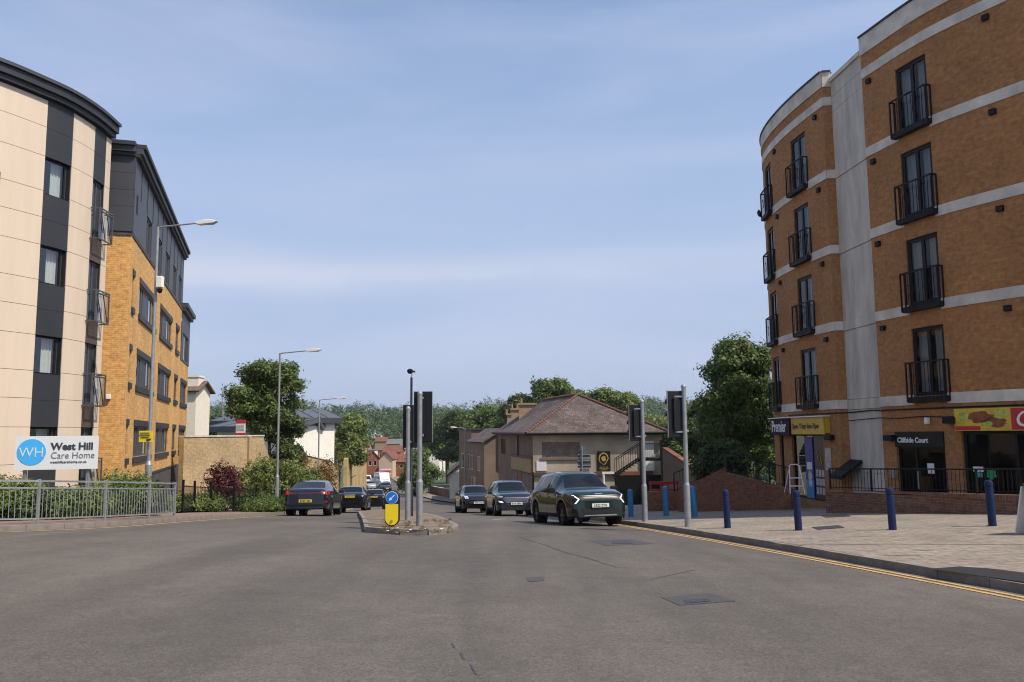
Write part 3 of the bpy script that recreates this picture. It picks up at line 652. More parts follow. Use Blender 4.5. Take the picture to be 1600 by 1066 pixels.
# ================================================================== LEFT: CARE HOME, BEIGE CLAD BLOCK
LB = thing('care_home_block', 'beige panelled care home block with charcoal window strips and curved eaves', 'building', (-15, 26, -1))
BG = Path([(-34, 11.5), (-27, 13.4), (-21, 17.2), (-17.2, 21.2), (-15.6, 23.6), (-14.89, 25.14), (-14.55, 26.18), (-14.42, 27.5), (-14.5, 29.0)], -1, 4)
off_ = BG.len - 13.52                        # u measured from the old start of the visible part
U = lambda u: u + off_
heads = [10.47, 7.62, 4.77, 1.92]
WC = [(U(9.88), U(10.95), .0, 1.20, 'w'), (U(12.2), U(13.1), .0, 2.05, 'b')] + [(U(9.88 - k * 4.2), U(10.95 - k * 4.2), 0, 1.2, 'w') for k in range(1, 6)] + [(U(7.15 - k * 4.2), U(8.2 - k * 4.2), 0, 2.05, 'b') for k in range(0, 5)]
WC.sort(); holes = []
for a, b, _, h, k in WC:
    for hd in heads: holes.append((a, b, hd - h, hd))
wall(BG, 0, BG.len, -2.5, 12.4, holes, .16).obj('backing_wall', DGREY, LB)
jz = [12.3]
for hd in heads: jz += [hd, hd - 1.12, hd - 1.97]
jz = sorted(set([round(z, 3) for z in jz] + [11.42, -1.3, -2.4])); jz = [z for z in jz if z > -2.5]
def panels(a, b, z0, z1, m_, name, parent, o=.03, g=.007, wmax=1.95):
    n = max(1, int(math.ceil((b - a) / wmax - .02)))
    for i in range(n): strip(BG, a + (b - a) * i / n + g, a + (b - a) * (i + 1) / n - g, z0 + g, z1 - g, .004, o).obj(name, m_, parent)
edges = [0] + [x for w in WC for x in w[:2]] + [BG.len]
for i in range(0, len(edges), 2):
    a, b = edges[i], edges[i + 1]
    if b - a < .05: continue
    for z0, z1 in zip(jz[:-1], jz[1:]): panels(a, b, z0, z1, BEIGE, 'cladding_panel', LB, wmax=6)
for a, b, _, h, k in WC:
    tops = [12.35] + [hd - h for hd in heads]; bots = heads + [-2.4]
    for j, (z1, z0) in enumerate(zip(tops, bots)):
        if z1 - z0 < .1: continue
        nn = 2 if z1 - z0 > 1.3 else 1
        for q in range(nn): panels(a, b, z0 + (z1 - z0) * q / nn, z0 + (z1 - z0) * (q + 1) / nn, DGREY if (k == 'w' or j == 0) else BROWN, 'spandrel_panel', LB, .022, .004)
    vis = a > U(5)
    for hd in heads:
        if k == 'w': window(LB, BG, a + .01, b - .01, hd - h, hd, FRAME, .10, .055, (.86,), (), GLASS, [(.46, .86, .03, .97)] if vis else None, 'window', int(hd), panel=(1,))
        else:
            window(LB, BG, a + .01, b - .01, hd - h, hd, GFRAME, .10, .055, (.55,), (), GLASS, [(.1, .5, .02, .96)] if vis else None, 'window', int(hd), panel=(1,))
            fr = frame_of(BG, a - .06, b + .06); L = fr[3]; m = MB(); z0, z1, o = hd - 2.12, hd - 1.05, .34
            for z in (z0, z1, z1 - .09): fbox(m, fr, 0, L, z - .02, z + .02, o - .02, o + .02)
            for x in (0, L):
                fbox(m, fr, x - .02, x + .02, z0, z1, o - .02, o + .02)
                for z in (z0, z1): fbox(m, fr, x - .018, x + .018, z - .018, z + .018, .03, o)
            A, t, n, _ = fr
            for x0, x1 in ((.05, .5), (.5, .95)): m.bar(A + t * L * x0 + n * o + Vector((0, 0, z1)), A + t * L * x1 + n * o + Vector((0, 0, z0)), .03, .03)
            m.obj('balcony', GFRAME, LB)
            MB().quad(A + n * (o - .03) + Vector((0, 0, z0 + .03)), A + t * L + n * (o - .03) + Vector((0, 0, z0 + .03)), A + t * L + n * (o - .03) + Vector((0, 0, z1 - .1)), A + n * (o - .03) + Vector((0, 0, z1 - .1))).obj('balcony_glass', GLASS, LB)
strip(BG, 0, BG.len + 0, 12.36, 12.52, -.5, .18).obj('soffit', DGREY, LB)
strip(BG, 0, BG.len, 12.53, 12.78, -.5, .28).obj('fascia', DGREY, LB)
strip(BG, 0, BG.len, 12.79, 12.90, -.5, .36).obj('gutter', ZINC, LB)
BE = Path([(-14.5, 29.0), (-22, 31.5), (-40, 28), (-34, 11.5)], -1); wall(BE, 0, BE.len, -3, 12.5).obj('wall', BEIGE, LB)
MB().add([BG.pos(u, 12.91, .3) for u in np.linspace(0, BG.len, 14)] + [Vector((-22, 31.5, 13.2)), Vector((-40, 28, 13.4))], [tuple(range(16))]).obj('roof', ZINC, LB)

# ------------------------------------------------------------------ yellow brick wing
BW = thing('brick_wing', 'yellow brick care home wing with charcoal metal top storey and grey windows', 'building', (-15, 36, -2))
K = (-14.1, 30.1); dv = np.array([-7.4, 24.9]); dv = dv / np.hypot(*dv)
pt = lambda u: (K[0] + dv[0] * u, K[1] + dv[1] * u)
LF = Path([pt(0), pt(19.2)], -1); LF2 = Path([pt(19.2), pt(24.6)], -1)
nrm_ = np.array([dv[1], -dv[0]])
EF = Path([(K[0] - nrm_[0] * 6, K[1] - nrm_[1] * 6), K], -1)
sets = [(.55, 1.0), (2.35, 7.4), (9.1, 14.3), (16.3, 18.0)]
rows = [7.65, 4.82, 2.02]
hol = [(a, b, r - 1.22, r) for r in rows for a, b in sets]
wall(LF, 0, LF.len, -.05, 9.15, hol).obj('wall', BR_Y, BW)
wall(LF, 0, LF.len, -6, -.05).obj('plinth_wall', BR_D, BW)
sets2 = [(.6, 4.6)]
hol2 = [(a, b, r - 1.22, r) for r in rows[1:] for a, b in sets2]
wall(LF2, 0, LF2.len, -.05, 6.1, hol2).obj('wall', BR_Y, BW); wall(LF2, 0, LF2.len, -6.5, -.05).obj('plinth_wall', BR_D, BW)
wall(EF, 0, EF.len, -3, 9.15).obj('wall', BR_Y, BW)
BKP = Path([pt(24.6), (pt(24.6)[0] - nrm_[0] * 9, pt(24.6)[1] - nrm_[1] * 9), (K[0] - nrm_[0] * 6, K[1] - nrm_[1] * 6)], -1)
wall(BKP, 0, BKP.len, -6, 9.1).obj('wall', BR_Y, BW)
strip(LF, 0, LF.len, -.1, .0, -.02, .03).obj('plinth_course', DGREY, BW); strip(EF, 0, EF.len, 9.02, 9.15, -.02, .03).obj('brick_course', BR_D, BW); strip(LF, 0.0, LF.len, 9.02, 9.15, -.02, .03).obj('brick_course', BR_D, BW)
for P, ss, rw_ in ((LF, sets, rows), (LF2, sets2, rows[1:])):
    for r in rw_:
        for a, b in ss:
            strip(P, a - .06, b + .06, r + .001, r + .23, -.02, .035).obj('lintel', DGREY, BW); strip(P, a - .06, b + .06, r - 1.45, r - 1.221, -.02, .07).obj('sill', DGREY, BW)
            if b - a > 3: window(BW, P, a, b, r - 1.22, r, GFRAME, .09, .07, (.2, .3, .62, .8), (), GLASS, [(.02, .28, .03, .97)] if int(a + r) % 2 else [(.64, .98, .03, .97)], 'window', int(r), panel=(2,), panelmat=ZINC)
            elif b - a > 1: window(BW, P, a, b, r - 1.22, r, GFRAME, .09, .07, (.5,), (), GLASS, None, 'window')
            else: window(BW, P, a, b, r - 1.22, r, DGREY, .09, .09, (), (), GLASSD, None, 'slot_window')
# zinc top storey with its own panels and windows
ZF = Path([tuple(np.array(pt(0.0)) + nrm_ * .03), tuple(np.array(pt(19.2)) + nrm_ * .03)], -1); ZE = Path([(K[0] - nrm_[0] * 6 - dv[0] * .03, K[1] - nrm_[1] * 6 - dv[1] * .03), tuple(np.array(pt(-.03)) + nrm_ * .03)], -1)
zw = [(3.4, 5.0), (7.0, 8.7), (10.2, 12.0), (13.6, 15.3), (16.6, 18.2)]
wall(ZF, 0, ZF.len, 9.16, 12.05, [(a, b, 9.2, 10.7) for a, b in zw] + [(.5, .95, 10.0, 10.75)]).obj('metal_wall', ZINC, BW)
for a, b in zw: window(BW, ZF, a, b, 9.2, 10.7, GFRAME, .08, .07, (.5,), (), GLASS, [(.55, .97, .03, .97)], 'window', int(a))
window(BW, ZF, .5, .95, 10.0, 10.75, DGREY, .05, .05, (), (), GLASSD, None, 'slot_window')
for u in list(np.arange(1.6, 19, 1.75)): strip(ZF, u - .02, u + .02, 10.75, 12.0, .001, .03).obj('standing_seam', ZINC, BW)
wall(ZE, 0, ZE.len, 9.16, 12.05).obj('metal_wall', ZINC, BW)
for z0, z1 in ((9.18, 10.12), (10.13, 10.75), (10.76, 11.4), (11.41, 12.05)): strip(ZE, 0, ZE.len - .01, z0, z1, .004, .03).obj('metal_panel', ZINC, BW)
ZB = Path([pt(19.2), (pt(19.2)[0] - nrm_[0] * 8, pt(19.2)[1] - nrm_[1] * 8)], -1); wall(ZB, 0, ZB.len, 6, 12.05).obj('metal_wall', ZINC, BW)
for P, zz in ((ZF, 12.05), (ZE, 12.05)):
    strip(P, -0.0, P.len, zz + .0, zz + .12, -.3, .14).obj('soffit', DGREY, BW); strip(P, 0, P.len, zz + .13, zz + .34, -.3, .24).obj('fascia', ZINC, BW); strip(P, 0, P.len, zz + .35, zz + .50, -.3, .34).obj('gutter', DGREY, BW)
q = [ZE.pos(0, 12.56, .3), ZE.pos(ZE.len, 12.56, .3), ZF.pos(ZF.len, 12.56, .3), ZB.pos(8, 12.9, 0)]; MB().add(q, [(0, 1, 2, 3)]).obj('roof', ZINC, BW)
wall(Path([tuple(np.array(pt(19.2)) + nrm_ * .03), tuple(np.array(pt(24.6)) + nrm_ * .03)], -1), 0, 5.4, 6.1, 9.0, [(.7, 4.4, 6.2, 7.8)]).obj('metal_wall', ZINC, BW)
window(BW, LF2, .7, 4.4, 6.2, 7.8, GFRAME, .05, .07, (.33, .66), (), GLASS, [(.36, .64, .03, .97)], 'window', panel=(0,), panelmat=ZINC)
strip(LF2, 0, LF2.len + .0, 9.0, 9.2, -.3, .22).obj('soffit', DGREY, BW); strip(LF2, 0, LF2.len, 9.21, 9.45, -.3, .36).obj('fascia', ZINC, BW)
MB().add([LF2.pos(0, 9.47, .34), LF2.pos(LF2.len, 9.47, .34), LF2.pos(LF2.len, 9.8, -8), LF2.pos(0, 9.8, -8)], [(0, 1, 2, 3)]).obj('roof', ZINC, BW)
fr = frame_of(EF, EF.len - .62, EF.len - .45); fbox(MB(), fr, 0, .16, 2.95, 3.12, .0, .14).obj('security_camera', WHITEP, BW, bevel=.02)
fr = frame_of(LF, 17, 18); fbox(MB(), fr, 0, .7, -1.9, -.9, .02, .06).obj('white_door', WHITEP, BW)

# tarmac infill and long joint on the right pavement
cover([(1452, 889.5), (1500, 886), (1545, 889), (1600, 896), (1650, 902), (1650, 915), (1600, 911)], 'tarmac_infill', mat('new_black_tarmac', (.012, .011, .011), .8, var=.3, scale=20), pave_r, PR, .006)
def pjoint(pts, w=.02):
    P = [hit(*p, PR) for p in pts]; m = MB(); vs = []
    for p in P: vs += [(p.x, p.y - w / 2, PR(p.x, p.y) + .004), (p.x, p.y + w / 2, PR(p.x, p.y) + .004)]
    m.add(vs, [(2 * i, 2 * i + 2, 2 * i + 3, 2 * i + 1) for i in range(len(P) - 1)]); m.obj('paving_joint', TAR, pave_r)
pjoint([(1200, 851), (1290, 852), (1400, 850.5), (1500, 851.5), (1600, 851)], .035)
for a_, b_, y_ in ((1495, 1520, 832), (1440, 1500, 822), (1545, 1570, 834), (1330, 1370, 838), (1220, 1270, 842), (1480, 1500, 811), (1420, 1460, 860), (1380, 1440, 868)): pjoint([(a_, y_), ((a_ + b_) / 2, y_ + .4), (b_, y_)], .03)
# ================================================================== MIDDLE DISTANCE BUILDINGS
Z3 = Vector((0, 0, 1))
def quadwall(m, a, b, z0a, z1a, z0b=None, z1b=None):
    a = Vector((a[0], a[1], 0)); b = Vector((b[0], b[1], 0)); L = (b - a).length; z0b = z0a if z0b is None else z0b; z1b = z1a if z1b is None else z1b
    m.quad(a + Z3 * z0a, b + Z3 * z0b, b + Z3 * z1b, a + Z3 * z1a, [(0, z0a), (L, z0b), (L, z1b), (0, z1a)]); return m
def roofquad(m, p):
    p = [Vector(q) for q in p]; ux = (p[1] - p[0]).normalized(); n = (p[1] - p[0]).cross(p[-1] - p[0]).normalized(); uy = n.cross(ux)
    m.add(p, [tuple(range(len(p)))], [[((q - p[0]).dot(ux), (q - p[0]).dot(uy)) for q in p]]); return m
def house(name, label, base, rz, w, d, h, rise, wm, rm, cat='house', hip=False, zb=-3, wins=(), ridge='y', ov=.3, chim=(), fm=WHITEP, group=None):
    """box house, local x width, y depth, front at y = 0; ridge along local x or y; wins = (face, x0, x1, z0, z1)"""
    M = Matrix.Translation(Vector(base)) @ Matrix.Rotation(rz, 4, 'Z'); t = thing(name, label, cat, group=group, M=M)
    c = [(-w / 2, 0), (w / 2, 0), (w / 2, d), (-w / 2, d)]
    Ps = {'f': Path([c[0], c[1]], -1), 'r': Path([c[1], c[2]], -1), 'b': Path([c[2], c[3]], -1), 'l': Path([c[3], c[0]], -1)}
    for k, P in Ps.items():
        hs = [(q[1], q[2], q[3], q[4]) for q in wins if q[0] == k]
        m = wall(P, 0, P.len, zb, h, hs, .1)
        if not hip and rise > 0 and ((ridge == 'y' and k in 'fb') or (ridge == 'x' and k in 'lr')):
            a, b = P.pos(0, h), P.pos(P.len, h); mid = (a + b) / 2 + Z3 * rise; m.add([a, b, mid], [(0, 1, 2)], [[(0, h), (P.len, h), (P.len / 2, h + rise)]])
        m.obj('wall', wm, t, local=True)
        for q in wins:
            if q[0] != k: continue
            n0 = len(t.children); sv = WM[t.name]; WM[t.name] = Matrix.Identity(4)
            wd = window(t, P, q[1], q[2], q[3], q[4], fm, .06, .06, (.5,) if q[2] - q[1] > .9 else (), (), GLASSD, None, 'window', room=.3); WM[t.name] = sv
    o = ov
    if rise <= 0:
        MB().box((0, d / 2, h + .09), (w + .3, d + .3, .18)).obj('flat_roof', rm, t, local=True)
    else:
        sl = 0
        e = [Vector((-w / 2 - o, -o, h)), Vector((w / 2 + o, -o, h)), Vector((w / 2 + o, d + o, h)), Vector((-w / 2 - o, d + o, h))]
        if hip:
            if d >= w: r0 = Vector((0, w / 2, h + rise)); r1 = Vector((0, d - w / 2, h + rise)); qs = [[e[0], e[1], r0], [e[1], e[2], r1, r0], [e[2], e[3], r1], [e[3], e[0], r0, r1]]
            else: r0 = Vector((-w / 2 + d / 2, d / 2, h + rise)); r1 = Vector((w / 2 - d / 2, d / 2, h + rise)); qs = [[e[0], e[1], r1, r0], [e[1], e[2], r1], [e[2], e[3], r0, r1], [e[3], e[0], r0]]
        elif ridge == 'y':
            r0 = Vector((0, -o, h + rise)); r1 = Vector((0, d + o, h + rise)); qs = [[e[3], e[0], r0, r1], [e[1], e[2], r1, r0]]
        else:
            r0 = Vector((-w / 2 - o, d / 2, h + rise)); r1 = Vector((w / 2 + o, d / 2, h + rise)); qs = [[e[0], e[1], r1, r0], [e[2], e[3], r0, r1]]
        m = MB()
        for q in qs:
            roofquad(m, q)
        ro = m.obj('roof', rm, t, local=True); sd_ = ro.modifiers.new('s', 'SOLIDIFY'); sd_.thickness = .12; sd_.offset = -1
        for (cx, cy, cw, cd_, ch, pots) in chim:
            st = MB().box((cx, cy, h + ch / 2), (cw, cd_, ch)); st.box((cx, cy, h + ch - .05), (cw + .12, cd_ + .12, .14)); st = st.obj('chimney', BR_B2, ro, local=True)
            for i in range(pots):
                MB().lathe([(.13, 0), (.12, .3), (.1, .55), (.13, .6)], 8, (cx + (i - (pots - 1) / 2) * .3 * (cw > cd_), cy + (i - (pots - 1) / 2) * .36 * (cw <= cd_), h + ch)).obj('chimney_pot', POT, t, local=True, smooth=40)
    return t
BR_B2 = mat('chimney_brick', (.36, .245, .145), .9, var=.25, scale=9, bump=.3); POT = mat('chimney_pot_clay', (.24, .13, .08), .9)
# --- boarded-up pub with a hipped roof
pc = at(833, 740, 60)
Zp = -3.65                                   # street level at the pub
MBp = thing('corner_pub', 'boarded corner pub with hipped slate roof and red hip tiles behind the oncoming cars', 'building', (pc.x, pc.y, Zp))
pl_ = at(779, 740, 76); prr = at(1036, 740, 60.0)
A = (pc.x, pc.y); B = (prr.x, prr.y); Cc = (prr.x + .8, 72.); Dd = (pl_.x, pl_.y)
he = 1.55; fz = at(900, 737, 60).z
S1 = Path([A, B], -1); S2 = Path([Dd, A], -1); S3 = Path([B, Cc], -1)
boardz = (at(848, 690, 60).z, at(848, 716, 60).z)
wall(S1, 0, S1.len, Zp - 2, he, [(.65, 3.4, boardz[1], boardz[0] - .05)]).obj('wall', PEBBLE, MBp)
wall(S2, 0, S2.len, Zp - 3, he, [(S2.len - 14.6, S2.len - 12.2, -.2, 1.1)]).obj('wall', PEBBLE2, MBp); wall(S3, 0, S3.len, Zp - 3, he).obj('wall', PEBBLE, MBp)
OSB = mat('weathered_board', (.185, .145, .12), .9, var=.4, scale=7, var2=.3, scale2=1.5)
strip(S1, .68, 2.5, boardz[1], boardz[0] - .06, -.1, -.04).obj('window_board', OSB, MBp); strip(S1, 2.52, 3.38, boardz[1], boardz[0] - .06, -.1, -.05).obj('window_board', OSB, MBp)
strip(S1, .5, 3.55, boardz[1] - .14, boardz[1] - .0, -.03, .1).obj('sill', PEBBLE2, MBp)
strip(S1, -.05, 6.2, fz - .28, fz - .05, -.02, .16).obj('fascia', mat('faded_brown_paint', (.10, .05, .04), .7), MBp)
strip(S1, 6.25, 8.6, fz - .62, fz - .02, -.02, .10).obj('fascia_board', mat('faded_red_paint', (.22, .075, .045), .7, var=.3), MBp)
strip(S2, S2.len - 8.6, S2.len - .2, fz - .1, fz + .9, -.02, .14).obj('sign_fascia', mat('faded_gold', (.32, .24, .10), .7, var=.35, scale=4), MBp)
strip(S2, S2.len - 8.7, S2.len - .1, fz + .9, fz + 1.05, -.02, .2).obj('cornice', mat('faded_brown_paint2', (.09, .06, .05), .7), MBp)
strip(S2, S2.len - 6.3, S2.len - 4.4, Zp + .1, fz - .15, -.02, .03).obj('door', mat('rust_red_paint', (.15, .035, .02), .6), MBp)
for a_, b_ in ((S2.len - 8.6, S2.len - 6.5), (S2.len - 4.2, S2.len - .3)): strip(S2, a_, b_, Zp + .4, fz - .2, -.02, .03).obj('window_board', OSB, MBp)
strip(S1, .25, .97, fz + .08, fz + .80, .0, .05).obj('white_notice', SIGNW, MBp)
cs = strip(S1, 4.6, 5.56, fz + .05, fz + 1.42, .0, .06).obj('crest_sign', BLACK, MBp)
cc = S1.pos(5.08, fz + .90, .07); GOLD = mat('gold_paint', (.55, .36, .08), .4, metal=.3, var=.3, scale=8)
MB().prism([(.36 * math.sin(k * .5236) * (1 if math.cos(k * .5236) > -.5 else .75), .45 * math.cos(k * .5236)) for k in range(12)], cc, (1, 0, 0), (0, 0, 1), -.02).obj('crest_shield', GOLD, cs)
MB().prism([(.275 * math.sin(k * .5236) * (1 if math.cos(k * .5236) > -.5 else .75), .355 * math.cos(k * .5236)) for k in range(12)], cc + Vector((0, -.025, 0)), (1, 0, 0), (0, 0, 1), -.01).obj('crest_field', BLACK, cs)
MB().prism([(.15 * math.sin(k * .7) * (1 + .3 * (k % 2)), .2 * math.cos(k * .7)) for k in range(9)], cc + Vector((0, -.04, 0)), (1, 0, 0), (0, 0, 1), -.01).obj('crest_emblem', GOLD, cs)
lb = MB()
for k, (w_, z_) in enumerate(((.6, .27), (.7, .17), (.5, .07))):
    for j in range(6): lb.box(S1.pos(5.08 - w_ / 2 + w_ * (j + .5) / 6, fz + z_ + .03, .065), (w_ / 6 * .7, .01, .045))
lb.obj('crest_lettering', GOLD, cs)
HIPT = mat('hip_tile_red', (.15, .070, .053), .9, var=.3, scale=6)
pk = at(903, 617, 64.5); r2 = Vector((pk.x - 2.4, 72, pk.z - .1)); ov = .45
eA = Vector((A[0] - .5, A[1] - ov, he)); eB = Vector((B[0] + .5, B[1] - ov, he)); eC = Vector((Cc[0] + .5, Cc[1] + ov, he)); eD = Vector((Dd[0] - .55, Dd[1], he + .1))
m = MB(); roofquad(m, [eA, eB, pk]); roofquad(m, [eD, eA, pk, r2]); roofquad(m, [eB, eC, r2 + Vector((1.5, 0, 0)), pk]); roofquad(m, [eC, eD, r2, r2 + Vector((1.5, 0, 0))])
ro = m.obj('roof', SLATE, MBp); sd_ = ro.modifiers.new('s', 'SOLIDIFY'); sd_.thickness = .15; sd_.offset = -1
for a_, b_ in ((eA, pk), (eB, pk), (pk, r2)):
    n_ = 26
    for i in range(n_):
        p0 = a_.lerp(b_, i / n_); p1 = a_.lerp(b_, (i + .97) / n_); MB().tube([p0 + Vector((0, 0, .06)), p1 + Vector((0, 0, .03))], [.115, .10], 7).obj('hip_tile', HIPT, MBp)
MB().tube([eA + Vector((.0, 0, -.02)), eB + Vector((0, 0, -.02))], .09, 6).obj('gutter', BLKMET, MBp); MB().tube([eD, eA], .09, 6).obj('gutter', BLKMET, MBp)
MB().tube([S2.pos(S2.len - 5.6, he, .1), S2.pos(S2.len - 5.6, fz + 1, .1)], .06, 6).obj('downpipe', BLKMET, MBp); MB().tube([S1.pos(.0, fz, .1), S1.pos(0.0, Zp, .1)], .07, 6).obj('downpipe', BLKMET, MBp)
for k, (px, top, D, w_) in enumerate(((824, 632, 73, 1.5), (809, 640, 78, 1.2), (800, 648, 82, 1.0))):
    p = at(px, top, D); m = MB().box((p.x, p.y, p.z - 1.7), (w_, 1.0, 3.4)); m.box((p.x, p.y, p.z + .02), (w_ + .2, 1.2, .16)); cst = m.obj('chimney', BR_B2, MBp)
    for j in range(2 if k else 1): MB().lathe([(.13, 0), (.11, .3), (.09, .48), (.12, .52)], 8, (p.x - .55 + .5 * j, p.y, p.z + .08)).obj('chimney_pot', POT, cst, 40)
# outside stair on the gable
stt = thing('fire_stair', 'black metal stair with railings up the side of the boarded pub', 'stairs', (9.5, 57.5, Zp))
D_ = 57.6; a0 = at(962, 741, D_); a1 = at(1000, 716, D_); a2 = at(1032, 716, D_)
for i in range(9):
    p = a0.lerp(a1, i / 8.); MB().box((p.x, p.y, p.z - .06), (.34, 1.1, .05)).obj('tread', BLKMET, stt)
MB().box(((a1.x + a2.x) / 2, D_, a1.z - .1), (a2.x - a1.x + .2, 1.3, .14)).obj('landing', BLKMET, stt)
for yy in (-.6, .6):
    m = MB(); o = Vector((0, yy, 0)); h_ = Vector((0, 0, 1.0)); m.tube([a0 + o + h_, a1 + o + h_, a2 + o + h_], .03, 6); m.tube([a0 + o, a1 + o, a2 + o], .06, 6); m.obj('handrail', BLKMET, stt)
    for i in range(22):
        f = i / 21; p = a0.lerp(a1, f * 2) if f < .5 else a1.lerp(a2, f * 2 - 1); MB().tube([p + o, p + o + h_], .014, 5).obj('baluster', BLKMET, stt)
for p in (a1, a2): MB().box((p.x, D_ - .62, p.z - 1.2), (.22, .14, 4.9 if p is a1 else 4.9)).obj('post', BLKMET, stt)
MB().box((a1.x + 2.2, 59.5, Zp + .9), (7.5, .2, 2.6)).obj('stair_underside_wall', BLKMET, stt)
p = at(1011, 706, 59.9); MB().box((p.x, 59.93, p.z - .3), (1.0, .08, 2.1)).obj('stair_door', WHITEP, stt)
# low white barrier and red plastic barriers near the pub
bz = thing('height_barrier', 'white metal barrier pole standing in front of the pub wall', 'barrier', (8, 54, Zp))
p = at(943, 739, 50); MB().tube([(p.x, p.y, -4), (p.x, p.y, p.z)], .06, 8).obj('post', WHITEP, bz, 40); MB().box((p.x + .28, p.y, p.z), (.72, .1, .12)).obj('beam', WHITEP, bz)
for k, (px, lb_) in enumerate(((1030, 'red plastic barrier by the brick ramp, left one'), (1046, 'red plastic barrier by the brick ramp, right one'))):
    p = at(px, 765, 45); r_ = thing('plastic_barrier', lb_, 'barrier', (p.x, p.y, p.z - .6), .2 * k, 'red barriers behind the ramp')
    m = MB()
    for z_ in (.95, .55, .2): m.box((0, 0, z_), (1.05, .06, .16))
    m.obj('rails', REDP, r_, local=True)
    for x_ in (-.45, .45): MB().box((x_, 0, .52), (.08, .07, 1.04)).obj('upright', REDP, r_, local=True); MB().box((x_, 0, .03), (.1, .5, .06)).obj('foot', BLACK, r_, local=True)
# --- other houses on the right
house('terraced_house', 'dark brown flat-roofed house squeezed between the pub and the white cottage', (at(757, 700, 88).x + .6, 88, -5.8), R_(13), 4.0, 8, 7.75, 0, PEBBLE2, DGREY, wins=[('f', .4, 1.5, 3.6, 5.2), ('f', 2.4, 3.6, 3.6, 5.2), ('l', 5.5, 7.2, 3.6, 5.2), ('l', 1.2, 3.2, 3.6, 5.2), ('f', 2.2, 3.4, .3, 2.4)])
house('shop_house', 'brown rendered house with sloping slate roof beside the pub', (at(771, 700, 79).x + .9, 78.5, -5.2), R_(13), 3.6, 8, 6.0, 1.3, PEBBLE2, SLATE, ridge='y', wins=[('l', .8, 2.2, 3.2, 4.6), ('l', 4.4, 6, 3.2, 4.6), ('l', 1, 3.4, .4, 2.5)])
p = at(728, 760, 98)
cot = house('white_cottage', 'white gabled cottage with brown tiled roof at the bend of the road', (p.x + .6, 98, -6.4), R_(4), 5.0, 12, 3.2, 2.4, RENDER, mat('brown_tiles', (.10, .07, .055), .95, var=.3, scale=3, bump=.4), zb=-2, wins=[('l', 2, 3, .6, 1.9), ('l', 6.5, 7.6, .6, 1.9)], ov=.35)
house('red_roofed_house', 'house with plain red tiled roof rising behind the pub', (at(962, 650, 86).x, 86, -4.5), 0, 5.4, 10, 5.3, 3.1, PEBBLE, TILE, ridge='x', ov=.3)
house('white_house', 'white house showing between trees at the right of the pub', (at(1052, 700, 96).x, 96, -6.0), .1, 4.8, 8, 5.4, 1.5, RENDER, SLATE, ridge='x')
p = at(1060, 738, 55); gw = thing('garden_wall', 'brown garden wall with tiled coping beside the pub stair', 'wall', (p.x, 55, -3.4)); GWp = Path([tuple(at(1036, 735, 56).xy), tuple(at(1100, 745, 50).xy)], -1)
slopewall(GWp, 0, GWp.len, lambda u: at(1040, 703, 56).z - .25 * u, 'wall', PEBBLE2, gw, .3, -5); slopewall(GWp, 0, GWp.len, lambda u: at(1040, 703, 56).z + .16 - .25 * u, 'coping', TILE, gw, .4, lambda u: at(1040, 703, 56).z + .01 - .25 * u)
# --- left side, beyond the care home
p = at(308, 690, 66)
BRT = mat('weathered_brown_tiles', (.13, .085, .06), .95, var=.3, scale=3)
CREAMW = mat('cream_white_render', (.76, .68, .55), .85, var=.06)
wh = house('white_rendered_house', 'tall cream rendered house with chimney behind the brick wing', (p.x - 3.35, 66, -6.), R_(2), 6.2, 3.4, 11.2, .9, CREAMW, BRT, ridge='x', zb=-2, wins=[('f', 3.4, 4.0, 8.4, 9.9), ('f', 3.4, 4.0, 5.2, 6.8)], ov=.35, chim=[(2.65, 1.2, .85, 1.3, 1.25, 0)])
for o in list(wh.children):
    for g_ in o.children:
        if g_.name.startswith('chimney'): g_.data.materials[0] = CREAMW
WLp = [tuple(at(286, 740, 45.5).xy), tuple(at(411, 740, 54).xy)]
bw = thing('boundary_wall', 'tall weathered buff brick boundary wall below the care home', 'wall', (WLp[1][0], WLp[1][1], -3)); Pw = Path(WLp, -1)
slopewall(Pw, 0, Pw.len - 2.05, lambda u: at(300, 683, 50).z, 'wall', BR_B, bw, .3, -6); strip(Pw, Pw.len - 2.05, Pw.len - 1.7, -6, at(300, 683, 50).z, -.3, .14).obj('pier', BR_B, bw)
slopewall(Pw, Pw.len - 1.7, Pw.len, lambda u: at(300, 683, 50).z, 'wall', BR_B, bw, .3, -6)
strip(Pw, 0, Pw.len, at(300, 683, 50).z + .002, at(300, 683, 50).z + .09, -.35, .05).obj('coping', CONC, bw)
Pw2 = Path([WLp[1], tuple(at(470, 740, 60).xy)], -1); slopewall(Pw2, 0, Pw2.len, lambda u: max(-1.6, at(300, 683, 50).z - .3 - 1.25 * u), 'wall', BR_B, bw, .3, -6)
RWp = Path([tuple(at(470, 755, 62).xy), tuple(at(518, 755, 70).xy), tuple(at(529, 758, 82).xy)], -1); rl = thing('roadside_wall', 'low buff brick wall with dark coping rail left of the road below the tree', 'wall', tuple(RWp.pos(1, -5)))
slopewall(RWp, 0, RWp.len, lambda u: at(490, 712, 62).z - .10 * u, 'wall', BR_B, rl, .3, -8); slopewall(RWp, 0, RWp.len, lambda u: at(490, 711, 62).z + .08 - .10 * u, 'coping', DGREY, rl, .36, lambda u: at(490, 711, 62).z - .04 - .10 * u)
